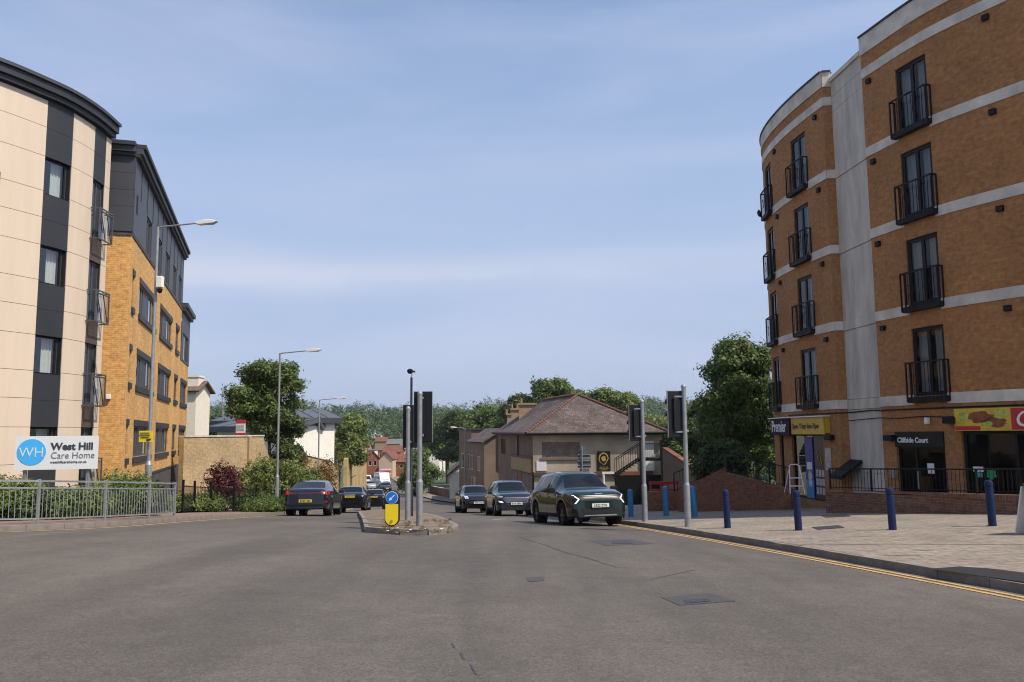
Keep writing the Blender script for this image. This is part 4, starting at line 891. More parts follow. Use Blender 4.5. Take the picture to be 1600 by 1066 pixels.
# white building with grey roof, two blocks
WB = thing('white_office', 'white rendered building with shallow grey metal roof behind the big tree', 'building', (-20, 84, -7))
def blk(px0, px1, D0, D1, ytop, yeave, name='wall', deep=12, slope=.6):
    a = at(px0, yeave, D0); b = at(px1, yeave, D1); z = (a.z + b.z) / 2; P = Path([(a.x, a.y), (b.x, b.y)], -1); wall(P, 0, P.len, -9, z).obj(name, RENDER, WB)
    n = P.nrm(1); Q = Path([(b.x, b.y), (b.x - n.x * deep, b.y - n.y * deep)], -1); wall(Q, 0, Q.len, -9, z).obj(name, RENDER, WB)
    Q = Path([(a.x - n.x * deep, a.y - n.y * deep), (a.x, a.y)], -1); wall(Q, 0, Q.len, -9, z).obj(name, RENDER, WB)
    dp = min(6, deep * .9); zt = at(px1, ytop, D1 + dp).z
    vs = [P.pos(-.0, z, .7), P.pos(P.len + .0, z, .7), P.pos(P.len, zt, -dp), P.pos(0, zt, -dp), P.pos(P.len, z, -deep - .5), P.pos(0, z, -deep - .5)]
    t_ = P.tan(0) * .5; vs = [v + (t_ if i in (1, 2, 4) else -t_) for i, v in enumerate(vs)]
    RG = globals().setdefault('ROOFG', mat('grey_metal_roof', (.105, .11, .125), .5, metal=.2, var=.12, scale=1))
    m = MB(); m.add(vs, [(0, 1, 2, 3), (3, 2, 4, 5)]); r = m.obj('roof', RG, WB); sd_ = r.modifiers.new('s', 'SOLIDIFY'); sd_.thickness = .55; sd_.offset = -1
    n_ = max(3, int(P.len / 1.2))
    for i in range(n_ + 1):
        q0 = vs[0].lerp(vs[1], i / n_); q1 = vs[3].lerp(vs[2], i / n_); MB().bar(q0 + Vector((0, 0, .03)), q1 + Vector((0, 0, .03)), .05, .05).obj('standing_seam', RG, WB)
blk(466, 523, 82, 85, 641, 653, deep=2.6); blk(340, 452, 92, 90, 640, 657)
blk(340, 450, 80, 78, 652, 666, deep=6)
ms = thing('aerial_mast', 'thin aerial mast on the grey-roofed building', 'mast', tuple(at(348, 650, 85))); p = at(348, 652, 85); q_ = at(348, 606, 85)
MB().tube([p, p.lerp(q_, .5), q_], [.09, .06, .03], 6).obj('pole', GALVD, ms)
for f in (.35, .5, .62): r_ = p.lerp(q_, f); MB().box(r_, (.5, .06, .06)).obj('cross_arm', GALVD, ms)
sb = thing('sale_board', 'red and white estate agent board above the buff wall', 'sign', tuple(at(377, 690, 53)))
p = at(376.5, 668, 53); MB().box(p + Vector((0, -.05, 0)), (.6, .05, .95)).obj('board', SIGNW, sb); MB().box(p + Vector((0, -.06, .38)), (.64, .07, .2)).obj('header', REDP, sb); MB().box(p + Vector((0, -.06, -.42)), (.64, .07, .14)).obj('footer', REDP, sb)
m = MB()
for i in range(4): m.box(p + Vector((-.19 + i * .125, -.09, .0)), (.07, .02, .36))
m.obj('lettering', mat('faint_ink', (.4, .38, .4), .6), sb); MB().box(p + Vector((0, 0, -1.3)), (.07, .07, 3)).obj('post', WHITEP, sb)
# yellow stock-brick walls down the hill
for (x0, D0, x1, D1, yt, lbl) in ((542, 96, 561, 112, 703, 'pale yellow brick yard wall, lower one by the road bend'), (562, 113, 572, 126, 690, 'pale yellow brick gable wall, taller one by the road bend')):
    P = Path([tuple(at(x0, 740, D0).xy), tuple(at(x1, 740, D1).xy)], -1); w_ = thing('yard_wall', lbl, 'wall', tuple(P.pos(0, -6.5)))
    ys_ = brick('stock_brick_%d' % x0, (.50, .35, .15), (.40, .27, .11), (.42, .32, .18), .25, stain=.3)
    za, zb_ = at(x0, yt + (14 if x0 < 550 else 4), D0).z, at(x1, yt, D1).z
    slopewall(P, 0, P.len, lambda u: za + (zb_ - za) * u / P.len, 'wall', ys_, w_, .4, -11)
    strip(P, P.len - .5, P.len, -11, zb_ + .15, -.45, .08).obj('pier', ys_, w_)
# ================================================================== TOWN IN THE VALLEY
SLg = mat('grey_slates', (.14, .135, .135), .9, var=.2, scale=1.2); CREAM = mat('cream_render', (.55, .42, .28), .9, var=.08); HOUSER = mat('far_red_brick', (.25, .085, .05), .95, var=.2, scale=1.5)
def town(px, ybase, D, w, d, h, rise, rz, wm, rm, lbl, ridge='y', wins=(), hip=False):
    x = at(px, ybase, D).x; z = groundz(x, D); zt = at(px, ybase, D).z
    return house('town_house', lbl, (x, D, z), rz, w, d, h - z + zt if False else h, rise, wm, rm, ridge=ridge, wins=wins, hip=hip, zb=-4, ov=.3, group='houses in the valley')
def eave(px, py, D): return at(px, py, D).z - groundz(at(px, py, D).x, D)
W4 = lambda w, h: [('f', w * .15, w * .38, h * .55, h * .82), ('f', w * .6, w * .85, h * .55, h * .82)]
def town2(px0, px1, ye, yr, D, d, wm, rm, lbl, ridge='y', wins=(), rz=0):
    w = (px1 - px0) * D / F; px = (px0 + px1) / 2; x = at(px, ye, D).x; z = groundz(x, D); h = at(px, ye, D).z - z; rise = max(0, at(px, yr, D + (d / 2 if ridge == 'x' else 0)).z - at(px, ye, D).z) if yr else 0
    return house('town_house', lbl, (x, D, z), rz, w, d, h, rise, wm, rm, ridge=ridge, wins=[(q[0], q[1] * w, q[2] * w, q[3] * h, q[4] * h) for q in wins], zb=-4, ov=.25, group='houses in the valley')
w2 = [('f', .18, .42, .62, .86), ('f', .58, .82, .62, .86)]
town2(592, 613.5, 718, 706, 206, 10, CREAM, TILE, 'cream gabled shop with red awning at the foot of the hill', rz=R_(-4))
town2(573, 592, 716, 704, 212, 14, HOUSER, TILE, 'red roofed house just left of the cream gabled shop', rz=R_(14), wins=w2)
town2(612, 634, 722, 709, 210, 9, HOUSER, TILE, 'red roofed house just right of the cream gabled shop', 'x', w2)
town2(598, 625, 707, 696, 236, 9, HOUSER, TILE, 'brick house with broad red roof behind the cream gabled shop', 'x')
town2(585, 598, 704, 0, 246, 9, HOUSER, SLg, 'flat-topped red brick block above the red roofs', wins=[('f', .2, .4, .7, .88), ('f', .6, .8, .7, .88)])
town2(573, 585, 704, 0, 240, 8, RENDER, SLg, 'small white flat-topped building above the red roofs')
town2(604, 630, 694, 686, 268, 9, BR_B2, SLg, 'long buff brick terrace behind the red roofs', 'x', [('f', .05 + .16 * k, .13 + .16 * k, .72, .9) for k in range(6)])
town2(624, 650, 702, 690, 256, 10, RENDER, SLg, 'pale house with grey slate roof left of the taller signal', 'x')
town2(656, 690, 705, 690, 240, 12, RENDER, SLg, 'wide pale house with grey slate roof right of the signals', 'x')
town2(665, 686, 713, 701, 200, 9, RENDER, TILE, 'small white gabled house below the grey slate roof')
town2(634, 648, 735, 724, 190, 8, HOUSER, TILE, 'dark red house partly behind the island signals')
town2(556, 574, 702, 690, 262, 9, BR_B2, TILE, 'buff house partly behind the left street tree', 'x', w2)
town2(586, 603, 690, 683, 300, 9, BR_B2, TILE, 'distant buff house with red roof under the wood', 'x')
town2(574, 585, 677, 671, 470, 9, RENDER, SLg, 'small white house alone among trees on the far hillside', 'x')
town2(587, 594, 681, 676, 460, 8, RENDER, SLg, 'little pale cottage beside the white hillside house', 'x')
sf = at(602, 738, 204); fsn = thing('shop_awning', 'red and white shop awning on the cream gabled shop', 'awning', tuple(sf))
MB().box((sf.x, 204.6, sf.z + .1), (2.3, .5, .55)).obj('fascia', REDP, fsn); MB().box((sf.x, 204.8, sf.z + .62), (2.6, .3, .35)).obj('trim', WHITEP, fsn); MB().box((sf.x, 204.3, sf.z - .42), (2.3, 1.2, .3)).obj('valance', WHITEP, fsn)
# low garden wall along the far right footway
gwp = Path([tuple(np.array((xr(y) + 2.6, y))) for y in (72, 80, 88, 96, 106, 118, 132)], 1); gl = thing('garden_wall', 'low grey garden wall running down past the white cottage', 'wall', (gwp.P[2][0], gwp.P[2][1], -6))
slopewall(gwp, 0, gwp.len, lambda u: PR(*gwp.pos(u, 0).xy) + .95, 'wall', PEBBLE2, gl, .25, lambda u: PR(*gwp.pos(u, 0).xy) - 1); slopewall(gwp, 0, gwp.len, lambda u: PR(*gwp.pos(u, 0).xy) + 1.03, 'coping', CONC, gl, .3, lambda u: PR(*gwp.pos(u, 0).xy) + .955)
# ================================================================== STREET FURNITURE
def base(px, py, fn): return hit(px, py, fn)
# traffic island
isl_px = [(574, 832), (640, 836.5), (695, 835), (712, 829), (700, 821), (668, 808), (620, 800), (566, 801)]
ip = [hit(*p) for p in isl_px]; ic = sum(ip, Vector()) / len(ip)
isl = thing('traffic_island', 'kerbed traffic island with weeds between the two carriageways', 'traffic island', (ic.x, ic.y, G(ic.x, ic.y)))
loop = crom([(p.x, p.y) for p in ip] + [(ip[0].x, ip[0].y)], 4)[:-1]
m = MB(); n_ = len(loop); vs = [(x, y, G(x, y) + .125) for x, y in loop] + [(ic.x, ic.y, G(ic.x, ic.y) + .16)]
m.add(vs, [(i, (i + 1) % n_, n_) for i in range(n_)]); m.obj('surface', mat('island_surface', (.17, .125, .09), .95, var=.35, scale=3, bump=.6, bscale=25, var2=.2, scale2=1), isl)
Pc = [tuple(p) for p in loop] + [tuple(loop[0])]; PLc, sLc = polylen(Pc)
def isl_kerb():
    u = 0; nk = int(sLc[-1] / .62); Lk = sLc[-1] / nk; me = MB().box((0, 0, -.06), (.13, Lk * .97, .34)).mesh('kerb_stone'); me.materials.append(KERBM)
    for i in range(nk):
        a = along(PLc, sLc, i * Lk); b = along(PLc, sLc, (i + 1) * Lk); za, zb = G(*a), G(*b); d = Vector((b[0] - a[0], b[1] - a[1], zb - za)).normalized(); x = d.cross(Z3).normalized(); z = x.cross(d)
        M = Matrix((x, d, z)).transposed().to_4x4(); M.translation = Vector(((a[0] + b[0]) / 2, (a[1] + b[1]) / 2, (za + zb) / 2 + .02))
        o = bpy.data.objects.new('kerb_stone', me); COL.objects.link(o); o.parent = isl; o.matrix_local = WM[isl.name].inverted() @ M
isl_kerb()
IZ = lambda x, y: G(x, y) + .14
rr = random.Random(8)
for k in range(9):
    p = hit(rr.uniform(600, 690), rr.uniform(826, 833), IZ); s_ = rr.uniform(.02, .045); m = MB(); m.add([p + Vector((-s_, 0, .01)), p + Vector((s_, -.02, .012)), p + Vector((s_ * .7, s_, .02)), p + Vector((-s_ * .6, s_, .02))], [(0, 1, 2, 3)])
    tag(m.obj('litter', LITTER), 'scrap of pale litter lying on the traffic island', 'litter', 'litter on the island')
# keep-left bollard
b_ = base(613, 822, IZ); kb = thing('keep_left_bollard', 'yellow keep-left bollard with blue arrow disc on the traffic island', 'bollard', (b_.x, b_.y, b_.z))
w_, h_ = .152, at(613, 766, b_.y).z - b_.z
def pill(w, z0, z1, n=10):
    o = [(w * math.cos(a), z1 - w + w * math.sin(a)) for a in np.linspace(0, math.pi, n)]; o += [(w * math.cos(a), z0 + w + w * math.sin(a)) for a in np.linspace(math.pi, 2 * math.pi, n)]; return o
o_ = Vector((b_.x, b_.y + .1, b_.z)); X3 = Vector((1, 0, 0))
MB().prism(pill(w_ * 1.1, .0, h_), o_, X3, Z3, .2).obj('shell', BLACK, kb)
yb = [(x, z) for x, z in pill(w_, .03, h_ - .02) if z < h_ * .62]; yb = [(w_, h_ * .62)] + [(-w_, h_ * .62)] + yb
MB().prism(yb, o_ + Vector((0, -.2, 0)), X3, Z3, .012).obj('yellow_panel', SIGNY, kb)
MB().prism([(w_ * .98 * math.cos(k * .2618), w_ * .98 * math.sin(k * .2618)) for k in range(24)], o_ + Vector((0, -.2, h_ - w_ * 1.12)), X3, Z3, .014).obj('disc_rim', SIGNW, kb)
MB().prism([(w_ * .90 * math.cos(k * .2618), w_ * .90 * math.sin(k * .2618)) for k in range(24)], o_ + Vector((0, -.214, h_ - w_ * 1.12)), X3, Z3, .006).obj('blue_disc', SBLUE, kb)
ar = [(.5, .06), (-.12, .06), (-.12, .22), (-.55, 0), (-.12, -.22), (-.12, -.06), (.5, -.06)]; ca = math.cos(R_(45)); ar = [(w_ * 1.2 * (x * ca - y * ca), w_ * 1.2 * (x * ca + y * ca)) for x, y in ar]
MB().prism(ar, o_ + Vector((0, -.22, h_ - w_ * 1.12)), X3, Z3, .005).obj('arrow', SIGNW, kb)
MB().lathe([(.028, 0), (.028, .01)], 10, o_ + Vector((0, -.22, .13)), Matrix.Rotation(R_(90), 3, 'X')).obj('lock', GALVD, kb)
# traffic signals
def signal(px, pbase, ptop, fn, rz, hx, hy, hw, hh, ztop_px, label, hoods=True):
    b = base(px, pbase, fn); H = at(px, ptop, b.y).z - b.z; t = thing('traffic_signal', label, 'traffic signal', (b.x, b.y, b.z), rz, 'traffic signals')
    m = MB(); m.tube([(0, 0, -.1), (0, 0, 1.05)], .084, 12); m.tube([(0, 0, 1.04), (0, 0, 1.12)], [.084, .062], 12); m.tube([(0, 0, 1.12), (0, 0, H)], .060, 12); m.obj('pole', GALV, t, 40, local=True)
    MB().lathe([(.068, 0), (.072, .03), (.05, .08), (.01, .1)], 12, (0, 0, H)).obj('pole_cap', GALVD, t, 40, local=True)
    zc = at(px, ztop_px, b.y).z - b.z - hh / 2
    MB().box((hx, hy, zc), (hw, .045, hh)).obj('backboard', BLACK, t, local=True, bevel=.02)
    ed = MB(); ed.box((hx - hw / 2 - .004, hy, zc), (.008, .05, hh)); ed.box((hx + hw / 2 + .004, hy, zc), (.008, .05, hh)); ed.box((hx, hy, zc + hh / 2 + .004), (hw + .016, .05, .008)); ed.obj('board_edge', GALVD, t, local=True)
    hd = MB().box((hx, hy + .09, zc), (.28, .16, hh * .82)).obj('signal_head', BLACK, t, local=True, bevel=.02)
    MB().box((hx, hy - .05, zc), (.12, .06, hh * .7)).obj('bracket_housing', BLACK, t, local=True, bevel=.01)
    for i, (cn, c_) in enumerate((('green', (.0, .12, .05)), ('amber', (.3, .12, .0)), ('red', (.3, .01, .01)))):
        z = zc + (i - 1) * hh * .27
        MB().lathe([(.10, 0), (.09, .015), (.0, .03)], 14, (hx, hy + .172, z), Matrix.Rotation(R_(-90), 3, 'X')).obj('lens', LENS[cn], hd, 40, local=True)
        hdm = MB(); vs = []; 
        for a in np.linspace(R_(-25), R_(205), 12):
            for y0, r_ in ((hy + .16, .115), (hy + .36, .108)): vs.append((hx + r_ * math.cos(a), y0, z + r_ * math.sin(a)))
        hdm.add(vs, [(2 * k, 2 * k + 1, 2 * k + 3, 2 * k + 2) for k in range(11)]); ho = hdm.obj('hood', BLACK, hd, 60, local=True); sd_ = ho.modifiers.new('s', 'SOLIDIFY'); sd_.thickness = .006
    for z in (zc + hh * .38, zc - hh * .38): MB().bar((0, 0, z), (hx, hy, z), .05, .04).obj('bracket', GALVD, t, local=True)
    MB().box((.07, -.0, zc - hh * .36), (.05, .06, .06)).obj('bolt_box', GALV, t, local=True)
    return t
LENS = {k: mat('lens_' + k, c, .2, var=0, coat=.5) for k, c in (('green', (.0, .10, .05)), ('amber', (.25, .10, .0)), ('red', (.25, .01, .01)))}
signal(655.5, 821, 617, IZ, 0, .07, .10, .45, 1.25, 612, 'taller grey traffic signal pole with black board, nearest on the island')
signal(637, 812, 640, IZ, 0, .05, .10, .42, 1.25, 633, 'shorter-looking grey traffic signal pole at the rear of the island')
signal(1008, 815, 629, PR, R_(16), -.24, .05, .36, 1.1, 632, 'traffic signal on the right pavement nearer the green car')
signal(1075, 823, 606, PR, R_(16), -.25, .05, .40, 1.2, 611, 'traffic signal on the right pavement in front of the dark tree')
# camera pole behind the island signals
cb = Vector((at(642, 800, 28.3).x, 28.3, G(-3.4, 28.3))); cpz = at(641, 590, 28.3).z
ct = thing('camera_pole', 'slim dark camera pole rising behind the island signals', 'camera pole', tuple(cb))
NAVY = mat('dark_blue_metal', (.012, .018, .03), .5)
MB().tube([cb, cb + Z3 * 1.2, cb + Z3 * 1.25, Vector((cb.x, cb.y, cpz))], [.075, .075, .045, .04], 10).obj('pole', NAVY, ct, 40)
MB().tube([Vector((cb.x, cb.y, cpz)), Vector((cb.x + .02, cb.y, cpz + .14))], .02, 6).obj('bracket', GALV, ct); MB().lathe([(.0, -.08), (.07, -.06), (.1, .0), (.1, .06), (.04, .1)], 12, (cb.x - .05, cb.y, cpz + .2)).obj('dome_camera', BLACK, ct, 50)
MB().box((cb.x + .06, cb.y, cpz + .2), (.14, .06, .06)).obj('camera_arm', NAVY, ct)
# blue bollards
def bollard(px, pb, pt_, m_, label, r=.078, tilt=0):
    b = base(px, pb, PR); H = at(px, pt_, b.y).z - b.z; M = Matrix.Translation((b.x, b.y, b.z)) @ Matrix.Rotation(tilt, 4, 'Y'); t = thing('bollard', label, 'bollard', group='blue steel bollards', M=M)
    MB().lathe([(r, -.08), (r, H - .16), (r * .92, H - .155), (r * .92, H - .135), (r, H - .13), (r, H - .05), (r * .85, H - .015), (r * .4, H), (0.01, H)], 18).obj('post', m_, t, 35, local=True)
    MB().lathe([(r + .004, H - .125), (r + .005, H - .06)], 18).obj('cap_ring', m_, t, 35, local=True)
    MB().lathe([(r + .07, -.06), (r + .05, .004)], 14).obj('footing', KERBM, t, 35, local=True); return t
for px, pb, pt_, lb_ in ((1137, 825, 765, 'navy blue bollard standing nearest the traffic signals'), (1248, 829, 766, 'navy blue bollard in front of the step ladder and corner shop'), (1395, 828, 762, 'navy blue bollard in front of the flats entrance'), (1551, 822, 750, 'navy blue bollard farthest right, before the takeaway')):
    bollard(px, pb, pt_, BLUEP, lb_, tilt=R_(-1.5))
for px, pb, pt_, lb_ in ((986, 808, 765, 'bright blue bollard just right of the green car'), (1041, 806, 760, 'bright blue bollard between the two right-hand signals'), (1086, 808, 759, 'bright blue leaning bollard right behind the signal by the tree')):
    bollard(px, pb, pt_, BLUEL, lb_, .095, R_(-4 if px == 1086 else -1))
# street lamps
def lamp(px, pb, ptop, D, dirx, label, H=None, fn=PL, arm=1.3, m_=GALV):
    x = at(px, pb, D).x; z0 = fn(x, D); H = at(px, ptop, D).z - z0; t = thing('street_lamp', label, 'street lamp', (x, D, z0), 0, 'street lamps')
    k = H / 8
    m = MB(); m.tube([(0, 0, -.1), (0, 0, 1.6)], .10 * k ** .5, 12); m.tube([(0, 0, 1.6), (0, 0, 1.72)], [.10 * k ** .5, .06], 12); m.tube([(0, 0, 1.72), (0, 0, H)], [.06, .045], 12); m.obj('column', m_, t, 40, local=True)
    MB().tube([(0, 0, H - .05), (dirx * .1, 0, H), (dirx * arm, -.1, H + .07 * arm)], [.035, .03, .025], 8).obj('arm', m_, t, 40, local=True)
    hx = dirx * arm
    MB().prism([(0, 0), (.14, -.05), (.62, -.03), (.72, .02), (.6, .075), (.3, .12), (.12, .08), (0, .05)], (hx - (0 if dirx > 0 else .0), .0, H + .05 * arm), (dirx, 0, .08), (0, 0, 1), .2 * (1 if dirx > 0 else -1)).obj('lamp_head', WHITEP, t, local=True, bevel=.015)
    MB().box((hx + dirx * .38, -.1, H + .05 * arm + .0), (.4, .16, .03)).obj('diffuser', GALV, t, local=True)
    MB().box((0, -.1 * k ** .5, .9), (.09, .02, .5)).obj('access_door', GALVD, t, local=True)
    return t
l1 = lamp(231, 760, 355, 27.0, 1, 'tall street lamp beside the brick wing carrying a camera box and yellow sign')
xx, zz = WM[l1.name].translation.x, WM[l1.name].translation.z
p = at(240, 441, 26.9); MB().box((xx + .18, 26.9, p.z), (.2, .2, .38)).obj('camera_box', RENDER, l1, bevel=.02); MB().lathe([(.01, -.1), (.07, -.06), (.09, .02), (.09, .06)], 12, (xx + .18, 26.9, p.z - .28)).obj('camera_dome', BLACK, l1, 50)
p = at(228, 682, 26.85); ys = MB().box((p.x, 26.85, p.z), (.44, .02, .36)).obj('yellow_notice', SIGNY, l1)
m = MB()
for k, w_ in enumerate((.3, .34, .26)): m.box((p.x - .03, 26.83, p.z + .11 - k * .07), (w_, .01, .022))
m.prism([(0, 0), (-.16, -.03), (-.13, -.1), (-.02, -.06)], (p.x + .18, 26.835, p.z - .06), (1, 0, 0), (0, 0, 1), .008); m.obj('notice_print', INK, ys)
lamp(432, 795, 552, 39.5, 1, 'street lamp standing in front of the big leafy tree')
lamp(497, 760, 625, 61, 1, 'street lamp in front of the white grey-roofed building')
lamp(727, 770, 669, 90, -1, 'street lamp by the white cottage, its arm pointing left', fn=PR, arm=.9)
# guard rail
gp = [hit(*p, PL) for p in ((58, 819), (163, 814.5), (232, 810.5), (272, 807.5))]; d0 = gp[0] - gp[1]
prev = [Vector((-14.3, 16.95, 0)), Vector((-12.7, 17.75, 0))]
pts = [Vector((p.x, p.y, PL(p.x, p.y))) for p in prev + gp]
gr = thing('guard_rail', 'galvanised pedestrian guard rail along the left kerb', 'guard rail', tuple(pts[3]))
barm = MB().tube([(0, 0, .13), (0, 0, .80)], .009, 5).mesh('bar'); barm.materials.append(GALV)
for i, p in enumerate(pts): MB().box(p + Z3 * .49, (.062, .062, 1.06)).obj('post', GALV, gr, bevel=.006); 
for a_, b2 in zip(pts[:-1], pts[1:]):
    for z_, t_ in ((.98, .045), (.82, .035), (.12, .035)): MB().bar(a_ + Z3 * z_, b2 + Z3 * z_, t_, t_).obj('rail', GALV, gr)
    n_ = max(8, int((b2 - a_).length / .115))
    for k in range(1, n_):
        o = bpy.data.objects.new('bar', barm); COL.objects.link(o); o.parent = gr; o.location = WM[gr.name].inverted() @ a_.lerp(b2, k / n_)
# care home sign
sg = thing('care_home_sign', 'white West Hill Care Home sign with blue round logo above the hedge', 'sign', tuple(at(87, 760, 23)))
a0, a1 = at(22, 735, 22.7), at(152, 735, 23.3); b0 = at(22, 682, 22.7); zt_ = b0.z; u_ = Vector((a1.x - a0.x, a1.y - a0.y, 0)); Ls = u_.length; u_.normalize(); n_ = Vector((u_.y, -u_.x, 0)); Hs = zt_ - a0.z
ob = MB(); ob.prism([(0, 0), (Ls, 0), (Ls, Hs), (0, Hs)], a0 - n_ * .04, u_, Z3, .05).obj('board', SIGNW, sg)
bd = sg.children[0]
e_ = a0 + n_ * .014
MB().prism([(Ls * .195 + .355 * math.cos(k * .2618), Hs * .53 + .355 * math.sin(k * .2618)) for k in range(24)], e_, u_, Z3, .006).obj('logo_disc', SIGNB, bd)
text('WH', .38, 'lettering', SIGNW, bd, e_ + u_ * (Ls * .195) + n_ * .01 + Z3 * (Hs * .53 - .135), u_, Z3, 'CENTER', -.004, sx=.92)
text('West Hill', .27, 'lettering', INK, bd, e_ + u_ * (Ls * .425) + n_ * .004 + Z3 * (Hs * .59), u_, Z3, 'LEFT', .009)
text('Care Home', .255, 'lettering', mat('grey_ink', (.17, .17, .18), .5, var=0), bd, e_ + u_ * (Ls * .425) + n_ * .004 + Z3 * (Hs * .33), u_, Z3, 'LEFT', -.002, sx=.90)
text('westhillcarehome.co.uk', .095, 'lettering', INK, bd, e_ + u_ * (Ls * .425) + n_ * .004 + Z3 * (Hs * .19), u_, Z3, 'LEFT')
for q in (.12, .88): MB().box(a0 + u_ * (Ls * q) - n_ * .09 + Z3 * (-.6), (.08, .08, 2.8)).obj('post', GALVD, sg)
# black estate fence
fpx = [(285, 799, 31.5), (303, 797.5, 33), (329, 797, 34.5), (365, 797, 36.3), (400, 797, 38.2), (440, 795, 40.5), (452, 793, 43)]
fp = [Vector((at(a, b, D).x, D, PL(at(a, b, D).x, D) - .1)) for a, b, D in fpx]; fe = thing('metal_fence', 'black vertical bar metal fence between the shrubs and left pavement', 'fence', tuple(fp[2]))
fbm = MB().tube([(0, 0, .05), (0, 0, 1.12)], .010, 5).mesh('bar'); fbm.materials.append(BLKMET)
for p in fp: MB().box(p + Z3 * .65, (.075, .075, 1.34)).obj('post', BLKMET, fe)
for a_, b2 in zip(fp[:-1], fp[1:]):
    for z_ in (1.08, .14): MB().bar(a_ + Z3 * z_, b2 + Z3 * z_, .03, .03).obj('rail', BLKMET, fe)
    k_ = int((b2 - a_).length / .12)
    for k in range(1, k_):
        o = bpy.data.objects.new('bar', fbm); COL.objects.link(o); o.parent = fe; o.location = WM[fe.name].inverted() @ a_.lerp(b2, k / k_)
for (a_, b2, lb_) in (((276, 800), (312, 797), 'pale stone slab step at the left end of the fence'), ((318, 800), (352, 796.5), 'pale stone slab step in the middle of the fence'), ((362, 799), (385, 797), 'short pale stone slab near the red shrub')):
    P0, P1_ = hit(*a_, PL), hit(*b2, PL); tag(MB().bar(P0 + Z3 * .12 + Vector((0, .3, 0)), P1_ + Z3 * .14 + Vector((0, .3, 0)), .5, .09).obj('stone_slab', CONC, bevel=.02), lb_, 'stone slab', 'stone slabs by the fence')
# back of a road sign
b_ = Vector((at(911, 800, 45).x, 45, PR(4, 45))); rs = thing('road_sign', 'grey back of a triangular road sign with plates on a post before the pub', 'road sign', tuple(b_))
zt_ = at(911, 697, 45).z; MB().tube([b_, Vector((b_.x, 45, zt_))], .04, 8).obj('post', GALV, rs, 40)
p = at(913, 715, 45); GB = mat('sign_back', (.12, .13, .13), .6, var=.15)
MB().prism([(-.38, 0), (.38, 0), (.05, .62), (-.05, .62)], Vector((p.x, 45.06, p.z)), X3, Z3, -.02).obj('triangle_plate', GB, rs); MB().box((p.x, 45.07, p.z - .3), (.72, .02, .5)).obj('plate', GB, rs); MB().box((p.x, 45.07, p.z - .76), (.5, .02, .34)).obj('plate', GB, rs)
for z_ in (-.18, -.42, .15): MB().box((p.x, 45.03, p.z + z_), (.7, .03, .04)).obj('stiffener', GALVD, rs)
# step ladder
lp = Vector((at(1245, 778, 28.6).x, 28.6, at(1245, 771, 28.6).z)); ld = thing('step_ladder', 'white folding step ladder outside the corner shop', 'step ladder', tuple(lp))
for s_ in (-1, 1):
    MB().tube([(s_ * .25, -.1, 0), (s_ * .17, .12, .92)], .018, 6).obj('front_leg', WHITEP, ld, local=True); MB().tube([(s_ * .25, .5, 0), (s_ * .18, .14, .8)], .015, 6).obj('rear_leg', WHITEP, ld, local=True)
MB().tube([(-.17, .12, .92), (-.1, .14, .97), (.1, .14, .97), (.17, .12, .92)], .018, 6).obj('top_rail', WHITEP, ld, local=True)
for z_ in (.25, .52): MB().box((0, -.1 + .22 * z_ / .92, z_), (.40, .12, .03)).obj('step', WHITEP, ld, local=True)
# A-board at the right edge
b_ = hit(1622, 834, PR); ab = thing('pavement_board', 'white pavement sign board cut off by the right edge', 'sign', (b_.x, b_.y, b_.z), R_(20))
for s_ in (-1, 1): MB().prism([(-.3, 0), (.3, 0), (.3, .92), (-.3, .92)], (0, s_ * .22, 0), (1, 0, 0), (0, -s_ * .21, .97), .02).obj('board', SIGNW, ab, local=True)
MB().box((0, 0, .88), (.62, .06, .05)).obj('hinge', BLACK, ab, local=True); MB().prism([(-.26, .1), (.26, .1), (.26, .45), (-.26, .45)], (0, -.245, .0), (1, 0, 0), (0, .21, .97), .004).obj('print', PRED, ab, local=True)

# ================================================================== VEHICLES
def lerp(a, b, t): return a + (b - a) * t
def curve(pts):
    xs = [p[0] for p in pts]; ys = [p[1] for p in pts]; return lambda x: float(np.interp(x, xs, ys))
def scurve(pts, w=.06):
    f = curve(pts); return lambda x: (f(x - w) + 2 * f(x) + f(x + w)) / 4
TYRE = mat('tyre_rubber', (.010, .010, .010), .85, var=.15, spec=.2); CARGLASS = mat('car_glass', (.008, .011, .014), .03, var=0, spec=.3); CHROME = mat('chrome', (.6, .6, .6), .2, metal=.9, var=0); DARKP = mat('car_trim_black', (.007, .007, .008), .55, var=.05, spec=.25); RIMD = mat('wheel_dark_alloy', (.10, .10, .105), .35, metal=.7, var=.05); RIMS = mat('wheel_alloy', (.42, .42, .43), .35, metal=.7, var=.05)
DRL = mat('daytime_lamp', (.9, .92, 1), .2, var=0, emit=.55); LAMPW = mat('lamp_clear', (.35, .37, .4), .1, var=0, coat=1); LAMPR = mat('tail_lamp', (.25, .008, .012), .15, var=0, coat=1); BRAKE = mat('tail_lamp_lit', (.55, .015, .02), .2, var=0, emit=.1)
PLW = mat('plate_white', (.70, .70, .66), .4, var=0); PLY = mat('plate_yellow', (.72, .50, .03), .4, var=0); DRLo = mat('lamp_unlit_white', (.75, .77, .8), .15, var=0, coat=1)
wheel_mesh = {}
